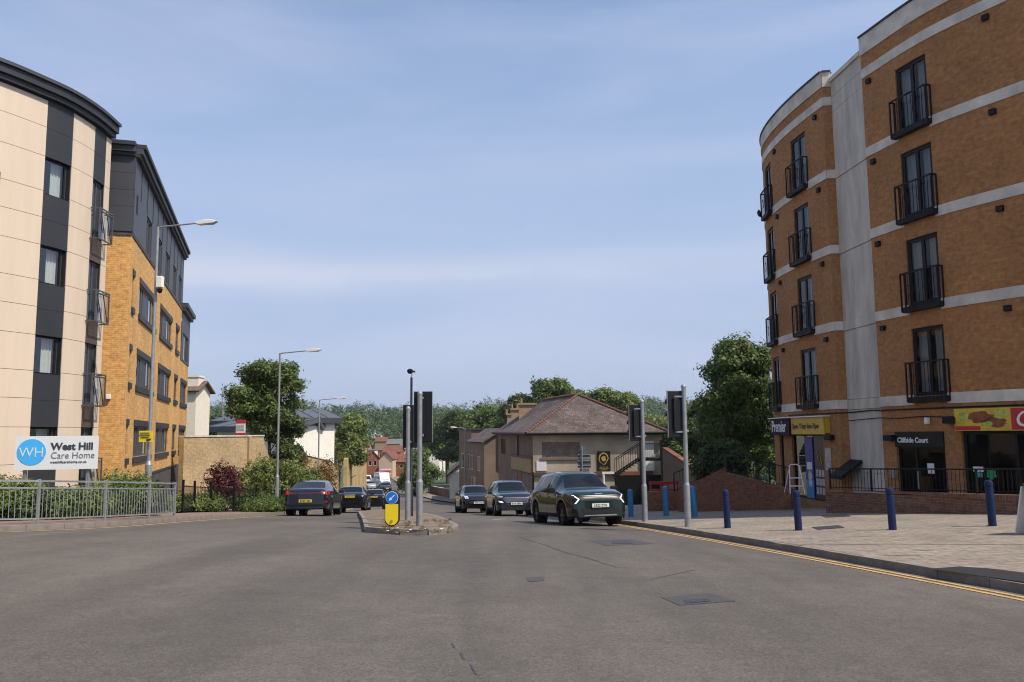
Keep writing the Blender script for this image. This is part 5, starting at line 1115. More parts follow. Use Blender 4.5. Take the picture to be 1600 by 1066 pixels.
def wheels(t, spec, rim):
    R, wdt = spec['wr'], .23; key = (R, rim.name)
    if key not in wheel_mesh:
        ty = MB().lathe([(R * .66, -wdt / 2), (R * .93, -wdt / 2), (R, -wdt * .32), (R, wdt * .32), (R * .93, wdt / 2), (R * .66, wdt / 2), (R * .62, 0)], 28).mesh('tyre'); ty.materials.append(TYRE); ty.polygons.foreach_set('use_smooth', [True] * len(ty.polygons)); ty.set_sharp_from_angle(angle=R_(35))
        m = MB(); m.lathe([(R * .68, -.02), (R * .68, .085), (R * .62, .085), (R * .60, .0)], 28)
        for k in range(5):
            for e in (-.16, .16):
                a = 2 * math.pi * k / 5 + e; c, s = math.cos(a), math.sin(a); a2 = 2 * math.pi * k / 5 + e * .5; m.bar((math.cos(a2) * .05, math.sin(a2) * .05, .075), (c * R * .64, s * R * .64, .07), .045, .035)
        m.lathe([(.065, .03), (.06, .095), (.01, .1)], 12); rm = m.mesh('rim'); rm.materials.append(rim)
        dk = MB().lathe([(R * .61, -.03), (R * .61, -.02)], 20).mesh('brake_disc'); dk.materials.append(DARKP); wheel_mesh[key] = (ty, rm, dk)
    for y in (spec['fa'], spec['ra']):
        for s in (-1, 1):
            M = Matrix.Translation((s * (spec['W'] / 2 - .135), y, R)) @ Matrix.Rotation(R_(90) * s, 4, 'Y')
            if s < 0: pass
            ty, rm, dk = wheel_mesh[key]; o = bpy.data.objects.new('wheel', ty); COL.objects.link(o); o.parent = t; o.matrix_local = M; WM[o.name] = WM[t.name] @ M
            for nm, me in (('rim', rm), ('brake_disc', dk)): c = bpy.data.objects.new(nm, me); COL.objects.link(c); c.parent = o
def car(spec, loc, heading, label, cat='car', name='parked_car', group='cars on the road'):
    """local +y is the front; heading = direction vector in plan"""
    x, y = loc; h = Vector((heading[0], heading[1], 0)).normalized(); z0 = G(x, y); e = 1.4
    fwd = (Vector((x, y, 0)) + h * e); bwd = (Vector((x, y, 0)) - h * e); d = Vector((h.x * 2 * e, h.y * 2 * e, G(fwd.x, fwd.y) - G(bwd.x, bwd.y))).normalized()
    r = d.cross(Z3).normalized(); u = r.cross(d); M = Matrix((r, d, u)).transposed().to_4x4(); M.translation = (x, y, (G(fwd.x, fwd.y) + G(bwd.x, bwd.y)) / 2 + .004)
    t = thing(name, label, cat, group=group, M=M); L, Wd = spec['L'], spec['W']; zt = scurve(spec['top'], .05); zb = scurve(spec['belt'], .05); wp = curve(spec['plan']); wr = spec['roofw']; sill = spec['sill']; fa, ra, R = spec['fa'], spec['ra'], spec['wr'] + .055
    ys = set(np.round(np.linspace(-L / 2, L / 2, 56), 3)) | {round(q[0], 3) for q in spec['plan']} | {round(q[0], 3) for q in spec['top']}
    for a in (fa, ra): ys |= {round(a + R * math.cos(k * math.pi / 12), 3) for k in range(13)}
    for s0, s1 in spec['side_glass']: ys |= {s0, s1}
    ys = sorted(ys); y2 = [ys[0]]
    for q in ys[1:]:
        if q - y2[-1] > .012: y2.append(q)
    ys = y2; lowf = curve(spec.get('low', [(-L / 2, .30), (-L / 2 + .3, .22), (L / 2 - .3, .20), (L / 2, .27)]))
    secs = []
    for yy in ys:
        w = wp(yy) * Wd / 2; T = zt(yy); B = min(zb(yy), T - .03); cab = max(0, min(1, (T - B - .04) / .38)); zl = max(lowf(yy), sill if -L / 2 + .5 < yy < L / 2 - .5 else lowf(yy)); arch = 0
        for a in (fa, ra):
            if abs(yy - a) < R: zz_ = spec['wr'] + math.sqrt(max(0, R * R - (yy - a) ** 2)); zl = max(zl, zz_); arch = 1
        zr = lerp(B + (T - B) * .6, T - .085, cab); rw_ = lerp(w * .86, wr * Wd / 2 * min(1, wp(yy) + .05), cab); s = [(w * .965, zl)]
        for f, k in ((.12, .985), (.34, 1.0), (.58, 1.0), (.82, .985), (1.0, .955)): s.append((w * k, lerp(zl, B, f)))
        s += [(lerp(w * .945, rw_, .35), lerp(B, zr, .40)), (lerp(w * .945, rw_, .97), lerp(B, zr, .96)), (rw_ * .93, lerp(zr, T, .62)), (rw_ * .72, lerp(zr, T, .9)), (rw_ * .36, T), (0, T + .006)]
        secs.append(s)
    K_ = len(secs[0]); full = [[(-a, b) for a, b in s] + [(a, b) for a, b in reversed(s[:-1])] for s in secs]; n = len(full[0]); V = [(a, ys[i], b) for i, s in enumerate(full) for a, b in s]
    faces = []; cls = []
    for i in range(len(ys) - 1):
        ym = (ys[i] + ys[i + 1]) / 2
        for k in range(n - 1):
            f = (i * n + k, i * n + k + 1, (i + 1) * n + k + 1, (i + 1) * n + k); kk = k if k < K_ - 1 else n - 2 - k; c = 'body'
            if kk in (5, 6) and any(a < ym < b for a, b in spec['side_glass']): c = 'side_window'
            if kk >= 8 or (kk == 7 and spec.get('wide', 1)):
                if spec['ws'][0] < ym < spec['ws'][1]: c = 'windscreen' if kk >= 8 else 'body'
                if spec['rw'][0] < ym < spec['rw'][1]: c = 'rear_window' if kk >= 8 else 'body'
                if spec.get('roofglass') and spec['roofglass'][0] < ym < spec['roofglass'][1] and kk >= 9: c = 'glass_roof'
            if kk == 0 and spec.get('clad'): c = 'lower_cladding'
            faces.append(f); cls.append((c, k < K_ - 1))
    faces.append(tuple(range(n))); cls.append(('body', 0)); q = (len(ys) - 1) * n; faces.append(tuple(q + k for k in reversed(range(n)))); cls.append(('body', 0))
    bvh = BVHTree.FromPolygons([Vector(v) for v in V], [f if len(f) == 4 else f for f in faces]); groups = {}
    for f, (c, left) in zip(faces, cls): groups.setdefault((c, left if c == 'side_window' else 0), []).append(f)
    body = None
    for (c, left), fl in sorted(groups.items(), key=lambda q: q[0][0] != 'body'):
        idx = sorted({i for f in fl for i in f}); mp_ = {a: b for b, a in enumerate(idx)}; m = MB(); m.add([V[i] for i in idx], [tuple(mp_[i] for i in f) for f in fl])
        m.obj(c, {'body': spec['paint'], 'lower_cladding': DARKP}.get(c, CARGLASS), t, 38, local=True)
        if c == 'body': body = t.children[-1] if False else [o for o in t.children if o.name.startswith('body')][0]
    un = MB(); un.box((0, 0, .42), (Wd * .84, L * .88, .34)); un.obj('underbody', DARKP, t, local=True)
    wheels(t, spec, spec['rim'])
    for a in (fa, ra):
        for s in (-1, 1): MB().lathe([(R * .98, -.02), (R * .98, .02)], 20, (s * (Wd / 2 - .30), a, spec['wr'] + .01), Matrix.Rotation(R_(90), 3, 'Y')).obj('wheel_well', DARKP, t, local=True)
    def proj(u, z, d):
        o, dr = {'f': (Vector((u, L, z)), Vector((0, -1, 0))), 'b': (Vector((u, -L, z)), Vector((0, 1, 0))), 'r': (Vector((Wd, u, z)), Vector((-1, 0, 0))), 'l': (Vector((-Wd, u, z)), Vector((1, 0, 0))), 't': (Vector((u, z, 3)), Vector((0, 0, -1)))}[d]
        hpt = bvh.ray_cast(o, dr)[0]
        return hpt, -dr
    def decal(c4, d, name, m_, nx=8, ny=2, off=.008, th=.012, par=None):
        vs = []; ok = True
        for j in range(ny + 1):
            for i in range(nx + 1):
                u = i / nx; v = j / ny; a = Vector(c4[0]).lerp(Vector(c4[1]), u); b = Vector(c4[3]).lerp(Vector(c4[2]), u); p = a.lerp(b, v); hpt, o = proj(p.x, p.y, d)
                if hpt is None: return None
                vs.append(hpt + o * off)
        m = MB(); m.add(vs, [(j * (nx + 1) + i, j * (nx + 1) + i + 1, (j + 1) * (nx + 1) + i + 1, (j + 1) * (nx + 1) + i) for j in range(ny) for i in range(nx)])
        ob = m.obj(name, m_, par or t, 50, local=True); return ob
    for a in spec['decals']: 
        for s in ((1, -1) if a.get('sym') else (1,)):
            decal([(s * p[0], p[1]) for p in a['c']], a['d'], a['n'], a['m'], a.get('nx', 6), a.get('ny', 2), a.get('o', .010))
    for s, dn in ((-1, 'l'), (1, 'r')):                       # door shut lines, handles, mirrors
        for yd in spec['doors']:
            decal([(yd - .006, sill + .08), (yd + .006, sill + .08), (yd + .006, zb(yd) - .03), (yd - .006, zb(yd) - .03)], dn, 'door_seam', DARKP, 1, 6, .004)
        for yh in spec['handles']: decal([(yh - .1, zb(yh) - .15), (yh + .1, zb(yh) - .15), (yh + .1, zb(yh) - .115), (yh - .1, zb(yh) - .115)], dn, 'door_handle', spec['paint'], 3, 1, .03)
        ym = spec['mirror']; mm = MB(); mx_ = wp(ym) * Wd / 2
        mm.prism([(0, 0), (.20, .02), (.23, .10), (.18, .17), (.04, .16), (-.03, .06)], (s * (mx_ - .02), ym, zb(ym) + .0), (s, 0, 0), (0, 0, 1), -.13 * s).obj('door_mirror', spec.get('mirrorm', spec['paint']), t, local=True, bevel=.02)
    def plate(z, d, m_, txt=None):
        hpt, o = proj(0, z, d); s = 1 if d == 'f' else -1; yp = hpt.y + s * .035; pt_ = MB().box((0, yp, z), (.52, .03, .112)).obj('number_plate', m_, t, local=True)
        ux = Vector((-s, 0, 0)); oo = WM[t.name] @ Vector((0, yp + s * .02, z - .035)); R3 = WM[t.name].to_3x3()
        if txt: text(txt, .098, 'plate_characters', INK, pt_, oo, R3 @ ux, R3 @ Z3, 'CENTER', .002, .001, .95)
        else:
            k = MB()
            for i in range(7): k.box((-.19 + i * .058 + (.03 if i > 3 else 0), yp + s * .017, z), (.034, .006, .07))
            k.obj('plate_characters', INK, pt_, local=True)
    if 'plate_f' in spec: plate(spec['plate_f'], 'f', PLW, spec.get('ptext'))
    if 'plate_b' in spec: plate(spec['plate_b'], 'b', PLY)
    for nm, (yw, zw) in spec.get('wipers', {}).items(): pass
    return t
def paint(n, c, metal=.25, r=.18): return mat(n, c, r, metal=metal, var=.03, coat=.75, spec=.4)
def suv(**k):
    d = dict(L=4.50, W=1.865, wr=.355, fa=1.36, ra=-1.32, sill=.30, roofw=.68, clad=True,
        top=[(-2.25, .98), (-2.16, 1.10), (-1.98, 1.20), (-1.72, 1.50), (-1.50, 1.585), (-.9, 1.635), (-.2, 1.65), (.25, 1.615), (.52, 1.55), (1.12, 1.14), (1.25, 1.10), (1.75, 1.055), (2.05, .99), (2.18, .91), (2.25, .78)],
        belt=[(-2.25, .90), (-2.1, 1.02), (-1.5, 1.07), (0, 1.0), (1.1, .985), (1.6, .97), (2.1, .86), (2.25, .70)],
        plan=[(-2.25, .80), (-2.18, .88), (-2.0, .95), (-1.6, .99), (-1.0, 1.0), (1.2, 1.0), (1.6, .985), (1.95, .945), (2.12, .89), (2.20, .83), (2.25, .74)],
        side_glass=[(-1.55, -.98), (-.90, -.02), (.06, .70)], ws=(.50, 1.14), rw=(-2.0, -1.68), doors=(.95, .02, -.98), handles=(.15, -.82), mirror=.72, plate_f=.60, plate_b=.80, rim=RIMD)
    d.update(k); return d
GREEN = paint('dark_green_paint', (.008, .024, .018)); BLKB = paint('blue_black_paint', (.010, .013, .022)); BLK = paint('black_car_paint', (.008, .008, .010), .2); GREYB = paint('slate_blue_paint', (.014, .018, .027))
tail = [dict(c=[(.50, .86), (.86, .84), (.84, 1.0), (.52, .98)], d='b', n='tail_lamp', m=LAMPR, sym=1)]
GRILLE = mat('grille_mesh', (.012, .012, .013), .4, var=.6, scale=60)
sport = suv(paint=GREEN, mirrorm=DARKP, roofglass=(-.9, .45), ptext='LR23 ZTG', decals=tail + [
    dict(c=[(-.62, .72), (.62, .72), (.66, .86), (-.66, .86)], d='f', n='upper_grille', m=GRILLE, nx=14), dict(c=[(-.50, .36), (.50, .36), (.60, .50), (-.60, .50)], d='f', n='lower_grille', m=GRILLE, nx=12), dict(c=[(-.52, .30), (.52, .30), (.48, .335), (-.48, .335)], d='f', n='skid_plate', m=CHROME, nx=10, ny=1, o=.014), dict(c=[(-.60, .875), (.60, .875), (.60, .888), (-.60, .888)], d='f', n='chrome_strip', m=RIMD, nx=12, ny=1, o=.014),
    dict(c=[(.60, .70), (.83, .70), (.84, .90), (.66, .90)], d='f', n='headlight', m=DARKP, sym=1, o=.006), dict(c=[(.62, .785), (.665, .785), (.80, .905), (.745, .905)], d='f', n='running_light', m=DRL, sym=1, o=.02), dict(c=[(.62, .79), (.665, .79), (.775, .66), (.735, .66)], d='f', n='running_light', m=DRL, sym=1, o=.02),
    dict(c=[(.66, .38), (.84, .40), (.83, .52), (.70, .47)], d='f', n='air_curtain', m=DARKP, sym=1), dict(c=[(-.13, .915), (.13, .915), (.11, .945), (-.11, .945)], d='f', n='bonnet_badge', m=CHROME, nx=4, ny=1, o=.012),
    dict(c=[(-.85, 1.05), (.6, 1.03), (.6, 1.045), (-.85, 1.068)], d='r', n='window_trim', m=DARKP, nx=8, ny=1), dict(c=[(-.85, 1.05), (.6, 1.03), (.6, 1.045), (-.85, 1.068)], d='l', n='window_trim', m=DARKP, nx=8, ny=1)])
def lane_dir(y, k): return (k(y + 2) - k(y - 2), 4)
rd = hit(903, 826); Y0 = 26.6
car(sport, (at(899, 800, Y0).x, Y0), (1.15, -4.3), 'dark green SUV with white arrow-shaped running lights, nearest oncoming car', name='suv')
tuc = suv(paint=GREYB, mirrorm=GREYB, rim=RIMS, plate_f=.56, decals=tail + [
    dict(c=[(-.46, .62), (.46, .62), (.60, .84), (-.60, .84)], d='f', n='grille', m=GRILLE, nx=10)] + [dict(c=[(-.46 - .026 * k, .655 + .04 * k), (.46 + .026 * k, .655 + .04 * k), (.466 + .026 * k, .67 + .04 * k), (-.466 - .026 * k, .67 + .04 * k)], d='f', n='grille_bar', m=CHROME, nx=10, ny=1, o=.02) for k in range(5)] + [
    dict(c=[(.60, .80), (.64, .84), (.48, .61), (.45, .62)], d='f', n='grille_edge', m=CHROME, sym=1, o=.022), dict(c=[(-.45, .60), (.45, .60), (.46, .62), (-.46, .62)], d='f', n='grille_edge', m=CHROME, nx=8, ny=1, o=.022), dict(c=[(.64, .84), (.85, .86), (.86, .92), (.62, .90)], d='f', n='headlight', m=LAMPW, sym=1), dict(c=[(.60, .60), (.80, .63), (.82, .70), (.66, .665)], d='f', n='fog_light', m=DRL, sym=1, o=.02), dict(c=[(-.62, .36), (.62, .36), (.60, .50), (-.60, .50)], d='f', n='lower_grille', m=GRILLE, nx=10)])
car(tuc, (at(795, 790, 40.2).x, 40.2), (.75, -4.4), 'slate blue SUV with chrome barred grille behind the green one', name='suv')
puma = suv(L=4.2, W=1.8, fa=1.28, ra=-1.24, paint=BLK, rim=RIMS, roofw=.66,
    top=[(-2.1, .96), (-2.0, 1.08), (-1.8, 1.18), (-1.5, 1.42), (-1.2, 1.50), (-.3, 1.54), (.2, 1.51), (.45, 1.45), (1.0, 1.09), (1.2, 1.04), (1.7, .97), (1.95, .88), (2.05, .80), (2.1, .68)], belt=[(-2.1, .88), (-1.9, 1.0), (0, .96), (1.0, .94), (1.6, .91), (1.95, .78), (2.1, .6)],
    plan=[(-2.1, .78), (-2.0, .88), (-1.8, .95), (-1.2, 1.0), (1.2, 1.0), (1.6, .97), (1.85, .92), (2.0, .84), (2.06, .77), (2.1, .68)], side_glass=[(-1.4, -.85), (-.78, .0), (.07, .62)], ws=(.43, 1.02), rw=(-1.85, -1.5), doors=(.9, .03, -.85), handles=(.15, -.7), mirror=.62, plate_f=.56,
    decals=tail + [dict(c=[(-.5, .50), (.5, .50), (.58, .74), (-.58, .74)], d='f', n='grille', m=GRILLE, nx=8), dict(c=[(.52, .80), (.70, .78), (.74, .93), (.58, .93)], d='f', n='headlight', m=DRLo, sym=1, o=.015), dict(c=[(.57, .83), (.66, .82), (.69, .89), (.61, .89)], d='f', n='headlight_lens', m=LAMPW, sym=1, o=.03)])
car(puma, (at(740, 790, 47.5).x, 47.5), (.8, -4.4), 'black compact SUV with round white headlights, last of the oncoming queue', name='suv')
sal = suv(L=4.6, W=1.86, paint=BLKB, roofw=.66, wr=.345, clad=False, sill=.26, fa=1.40, ra=-1.33, rim=RIMD,
    top=[(-2.3, .92), (-2.24, 1.04), (-2.1, 1.09), (-1.85, 1.12), (-1.1, 1.40), (-.7, 1.455), (-.1, 1.48), (.3, 1.45), (.55, 1.39), (1.2, 1.04), (1.4, .98), (1.9, .90), (2.15, .82), (2.25, .74), (2.3, .62)], belt=[(-2.3, .86), (-2.2, .98), (-1.5, 1.03), (0, .95), (1.2, .92), (2.1, .74), (2.3, .55)],
    plan=[(-2.3, .80), (-2.24, .88), (-2.1, .94), (-1.7, .985), (-1.0, 1.0), (1.3, 1.0), (1.7, .97), (2.0, .92), (2.15, .86), (2.25, .78), (2.3, .68)], side_glass=[(-1.45, -.85), (-.78, -.02), (.05, .75)], ws=(.53, 1.22), rw=(-1.87, -1.08), doors=(.95, .02, -.95), handles=(.15, -.8), mirror=.72, plate_b=.60,
    decals=[dict(c=[(-.88, .90), (.88, .90), (.88, .925), (-.88, .925)], d='b', n='light_bar', m=LAMPR, nx=20, ny=1, o=.012), dict(c=[(.66, .86), (.89, .86), (.885, .98), (.72, .985)], d='b', n='tail_lamp', m=BRAKE, sym=1, o=.014), dict(c=[(.60, .93), (.72, .93), (.72, .985), (.60, .965)], d='b', n='tail_lamp', m=LAMPR, sym=1, o=.014), dict(c=[(-.72, .28), (.72, .28), (.70, .46), (-.70, .46)], d='b', n='rear_diffuser', m=DARKP, nx=10, o=.012), dict(c=[(.74, .50), (.88, .52), (.88, .60), (.76, .60)], d='b', n='reflector', m=LAMPR, sym=1), dict(c=[(-.80, .965), (.80, .965), (.80, .972), (-.80, .972)], d='b', n='boot_seam', m=DARKP, nx=12, ny=1, o=.006)])
car(sal, (at(492, 800, 36.2).x, 36.2), lane_dir(36, xl), 'dark blue saloon with full-width red tail light bar, nearest car driving away', name='saloon_car')
hat = suv(L=4.2, W=1.78, paint=BLK, wr=.32, clad=False, sill=.26, fa=1.25, ra=-1.22, rim=RIMS, roofw=.68,
    top=[(-2.1, .90), (-2.04, 1.02), (-1.9, 1.06), (-1.72, 1.10), (-1.2, 1.40), (-.8, 1.455), (-.2, 1.47), (.25, 1.43), (.5, 1.37), (1.1, 1.02), (1.3, .97), (1.8, .88), (2.0, .78), (2.1, .6)], belt=[(-2.1, .84), (-2.0, .96), (0, .94), (1.1, .9), (1.9, .75), (2.1, .55)],
    plan=[(-2.1, .80), (-2.02, .9), (-1.85, .96), (-1.2, 1.0), (1.2, 1.0), (1.6, .97), (1.9, .9), (2.05, .8), (2.1, .7)], side_glass=[(-1.45, -.85), (-.78, .0), (.07, .7)], ws=(.48, 1.12), rw=(-1.74, -1.18), doors=(.9, .03, -.9), handles=(.15, -.7), mirror=.68, plate_b=.86,
    decals=[dict(c=[(.52, .82), (.84, .80), (.83, 1.0), (.62, 1.0)], d='b', n='tail_lamp', m=BRAKE, sym=1), dict(c=[(-.30, .945), (.30, .945), (.30, .975), (-.30, .975)], d='b', n='chrome_strip', m=CHROME, nx=6, ny=1, o=.014), dict(c=[(-.8, .55), (.8, .55), (.8, .58), (-.8, .58)], d='b', n='bumper_seam', m=DARKP, nx=10, ny=1)])
car(hat, (at(556, 795, 47.5).x - .15, 47.5), lane_dir(47, xl), 'black saloon with chrome boot strip, second car driving away', name='saloon_car')
car(dict(hat, plate_b=.92), (at(588, 790, 59.5).x - .1, 59.5), lane_dir(59, xl), 'small black hatchback, third car driving away behind the bollard', name='hatchback')
# vans and car at the foot of the hill
VW = paint('white_van_paint', (.62, .62, .60), .0, .4)
def van(px, D, hd, L, W_, H, label, name, cat):
    x = at(px, 750, D).x; h = Vector((hd[0], hd[1], 0)).normalized(); r = h.cross(Z3); M = Matrix((r, h, Z3)).transposed().to_4x4(); M.translation = (x, D, G(x, D)); t = thing(name, label, cat, group='vehicles at the foot of the hill', M=M)
    MB().prism([(-L / 2, .4), (L / 2, .4), (L / 2, .95), (L / 2 - .55, 1.15), (L / 2 - 1.25, H), (-L / 2, H)], (W_ / 2, 0, 0), (0, 1, 0), (0, 0, 1), -W_).obj('body', VW, t, local=True, bevel=.06)
    MB().prism([(-W_ * .42, 0), (W_ * .42, 0), (W_ * .38, .78), (-W_ * .38, .78)], (0, L / 2 - .58, 1.2), (-1, 0, 0), (0, -.62, .78), .02).obj('windscreen', CARGLASS, t, local=True)
    for s in (-1, 1):
        MB().box((s * (W_ / 2 + .005), L / 2 - 1.35, 1.42), (.02, .7, .5)).obj('side_window', CARGLASS, t, local=True); MB().box((s * W_ * .36, L / 2 + .01, .82), (.3, .04, .2)).obj('headlight', DRLo, t, local=True)
        for y in (L / 2 - .9, -L / 2 + .9): MB().lathe([(.34, -.1), (.34, .1)], 16, (s * (W_ / 2 - .1), y, .34), Matrix.Rotation(R_(90), 3, 'Y')).obj('wheel', TYRE, t, local=True)
    MB().box((0, L / 2 + .02, .6), (W_ * .9, .06, .2)).obj('bumper', DARKP, t, local=True); MB().box((0, L / 2 + .02, .85), (W_ * .5, .04, .14)).obj('grille', DARKP, t, local=True); return t
hv = (.45, -1)
van(570, 172, hv, 4.8, 1.95, 2.0, 'white panel van parked at the bottom of the hill by the yellow walls', 'van', 'van')
van(597, 168, hv, 5.4, 2.05, 2.6, 'tall white van driving up from the bottom of the hill', 'van', 'van')
car(dict(hat, paint=paint('silver_paint', (.4, .4, .41)), plate_f=.5), (at(577, 752, 150).x, 150), hv, 'silver car coming up the hill in front of the white panel van', name='hatchback', group='vehicles at the foot of the hill')
car(dict(hat, plate_f=.5), (at(600, 762, 140).x, 140), hv, 'dark car coming up the hill in front of the tall white van', name='hatchback', group='vehicles at the foot of the hill')
# ================================================================== VEGETATION
def leafmesh(name, blobs, n, size, seed, mat_, parent=None, shell=.55, flat=.0, kind=None, droop=0):
    """n leaf faces spread through ellipsoid blobs [(centre, (rx,ry,rz))]; leaves cluster in tufts"""
    rg = np.random.default_rng(seed); C_ = np.array([b[0] for b in blobs], float); Rr = np.array([b[1] for b in blobs], float); vol = Rr.prod(1) ** (2 / 3); pr = vol / vol.sum()
    nt_ = max(1, n // 9); bi = rg.choice(len(blobs), nt_, p=pr); d = rg.normal(size=(nt_, 3)); d /= np.linalg.norm(d, axis=1)[:, None]; rad = shell + (1 - shell) * rg.random(nt_) ** .6; rad *= 1 + np.abs(rg.normal(size=nt_)) * .16
    tuft = C_[bi] + d * rad[:, None] * Rr[bi]; k = rg.integers(0, nt_, n); p = tuft[k] + rg.normal(size=(n, 3)) * size * 1.15; out = d[k] * 1.15 + rg.normal(size=(n, 3)) * .55 + np.array([0, 0, .35 - flat]); out /= np.linalg.norm(out, axis=1)[:, None]
    a = np.cross(out, rg.normal(size=(n, 3))); a /= np.linalg.norm(a, axis=1)[:, None] + 1e-9; b = np.cross(out, a); s = size * (.6 + .8 * rg.random(n))[:, None]
    v = np.empty((n, 4, 3)); v[:, 0] = p - a * s * .95; v[:, 1] = p + b * s * .42 + out * s * .12; v[:, 2] = p + a * s * .95 - out * s * .15; v[:, 3] = p - b * s * .42 + out * s * .12
    M = np.array(WM[parent.name].inverted()) if parent is not None else np.eye(4); vv = v.reshape(-1, 3) @ M[:3, :3].T + M[:3, 3]
    me = bpy.data.meshes.new(name); me.vertices.add(4 * n); me.vertices.foreach_set('co', vv.ravel()); me.loops.add(4 * n); me.loops.foreach_set('vertex_index', np.arange(4 * n)); me.polygons.add(n); me.polygons.foreach_set('loop_start', np.arange(0, 4 * n, 4)); me.polygons.foreach_set('loop_total', np.full(n, 4)); me.update(calc_edges=True); me.validate()
    tv = rg.random(nt_)[k] * .65 + rg.random(n) * .35; at_ = me.attributes.new('leafvar', 'FLOAT', 'FACE'); at_.data.foreach_set('value', tv)
    return link(name, me, mat_, parent, 0, kind)
def branches(root, top, r0, n, spread, seed, parent, name='trunk'):
    rr = random.Random(seed); m = MB(); root = Vector(root); top = Vector(top); ax = top - root; mid = root.lerp(top, .45) + Vector((rr.uniform(-.2, .2), rr.uniform(-.2, .2), 0)); m.tube([root, root.lerp(mid, .5), mid, top], [r0, r0 * .8, r0 * .6, r0 * .2], 9)
    for i in range(n):
        f = rr.uniform(.35, .85); s = root.lerp(top, f); a = rr.uniform(0, 6.283); L = spread * rr.uniform(.5, 1); e = s + Vector((math.cos(a) * L, math.sin(a) * L, L * rr.uniform(.35, .9))); m.tube([s, s.lerp(e, .5) + Vector((0, 0, .1)), e], [r0 * .38 * (1.2 - f), r0 * .25 * (1.2 - f), r0 * .06], 6)
    return m.obj(name, BARK, parent, 60)
def tree(name, label, px, pyt, D, rx, ry, base_z, nleaf, size, mat_, seed, cx=None, cat='tree', group=None, nb=16, ybot=None, shell=.5):
    """crown from pixel top pyt down to pixel ybot at distance D"""
    x = at(px, pyt, D).x; zt = at(px, pyt, D).z; zb_ = at(px, ybot, D).z if ybot else base_z + (zt - base_z) * .3; rr = random.Random(seed); t = thing(name, label, cat, (x, D, base_z), 0, group); H = zt - zb_; c0 = Vector((x, D, zb_ + H * .5)); blobs = []
    nb = int(nb * 1.6); rx *= .88; ry *= .88
    for i in range(nb):
        f = rr.random() ** .9; zz_ = zb_ + H * (.06 + .88 * f); prof = math.sin(math.pi * (.17 + .70 * f)) ** .75; a = rr.uniform(0, 6.283); q = rr.uniform(.35, .98) * prof; rb = rr.uniform(.14, .34) * min(rx, H * .5); blobs.append(((x + math.cos(a) * rx * q, D + math.sin(a) * ry * q, min(zz_, zt - rb * rr.uniform(.5, 1.0))), (rb * rr.uniform(.9, 1.5), rb * rr.uniform(.9, 1.5), rb * rr.uniform(.6, .95))))
    blobs.append(((x, D, c0.z - H * .05), (rx * .34, ry * .34, H * .28))); 
    for i in range(5):
        a = rr.uniform(0, 6.283); r_ = rr.uniform(.12, .22) * rx; blobs.append(((x + math.cos(a) * rx * rr.uniform(0, .5), D + math.sin(a) * ry * .4, zt - r_ * rr.uniform(.7, 2.2)), (r_ * 1.2, r_ * 1.2, r_)))
    leafmesh('crown', blobs, int(nleaf * 2.1), size * .62, seed, mat_, t, shell); branches((x, D, base_z - .3), (x, D, zt - H * .25), max(.08, rx * .085), 8, rx * .7, seed, t); return t
def bush(label, px, pyt, D, rx, ry, rz, n, size, mat_, seed, name='shrub', fn=PL, cat='shrub', group='shrubs by the care home', flat=0, nb=6):
    x = at(px, pyt, D).x; zt = at(px, pyt, D).z; zg = fn(x, D) - .05; rr = random.Random(seed); t = thing(name, label, cat, (x, D, zg), 0, group); H = zt - zg; bl = [((x, D, zg + H * .45), (rx * .75, ry * .75, H * .45))]
    for i in range(nb): a = rr.uniform(0, 6.283); q = rr.uniform(.3, .8); r = rr.uniform(.3, .5); bl.append(((x + math.cos(a) * rx * q, D + math.sin(a) * ry * q, zg + H * rr.uniform(.3, .72)), (rx * r, ry * r, H * r * .7)))
    leafmesh('foliage', bl, int(n * 2), size * .62, seed, mat_, t, .35, flat)
    m = MB()
    for i in range(5): a = i * 1.3; m.tube([(x + math.cos(a) * .05, D + math.sin(a) * .05, zg), (x + math.cos(a) * rx * .5, D + math.sin(a) * ry * .5, zg + H * .7)], [.03, .01], 5)
    m.obj('stems', BARK, t); return t
# hedge behind the guard rail
hs = [(-40, 746, 21.2, 1.1), (8, 738, 21.6, .95), (45, 752, 21.8, .8), (85, 760, 22.4, .9), (122, 757, 23.2, .9), (150, 757, 24, .8), (176, 748, 24.8, .85), (205, 736, 25.8, 1.0), (228, 745, 26.4, .7)]
hl = ['off-frame end', 'pale tufted shrub under the left end of the care home sign', 'dark low shrub below the blue logo of the care home sign', 'low round shrub below the middle of the care home sign', 'low leafy shrub below the right half of the care home sign', 'leafy shrub at the right end of the care home sign', 'medium shrub just left of the tallest hedge bush', 'tallest feathery bush at the foot of the street lamp', 'last hedge bush next to the end of the guard rail']
for i, (px, pt_, D, rx) in enumerate(hs):
    bush(hl[i] if i else 'hedge shrub at the far left behind the guard rail', px, pt_, D, rx, .8, .8, 2600, .085, (LGREEN, LFRESH, LDARK)[i % 3] if i != 1 else LFRESH, 40 + i)
for i, (px, pt_, D, rx, m_, lb_) in enumerate(((290, 772, 33.5, 1.0, LFRESH, 'bright green low bush behind the left end of the fence'), (322, 770, 35, 1.0, LGREEN, 'green low bush behind the fence, left of the red shrub'), (392, 768, 38, 1.0, LDARK, 'dark bush behind the fence right of the red shrub'), (405, 783, 36.8, .9, LGREEN, 'low sprawling plant in front of the fence'), (425, 775, 39.4, 1.1, LDARK, 'dark bush at the foot of the second street lamp'))):
    bush(lb_, px, pt_, D, rx, 1.0, .8, 2600, .1, m_, 60 + i)
bush('red-leaved shrub standing in front of the buff boundary wall', 348, 716, 39, .95, .9, 1, 2600, .12, LRED, 71, name='red_shrub', nb=9)
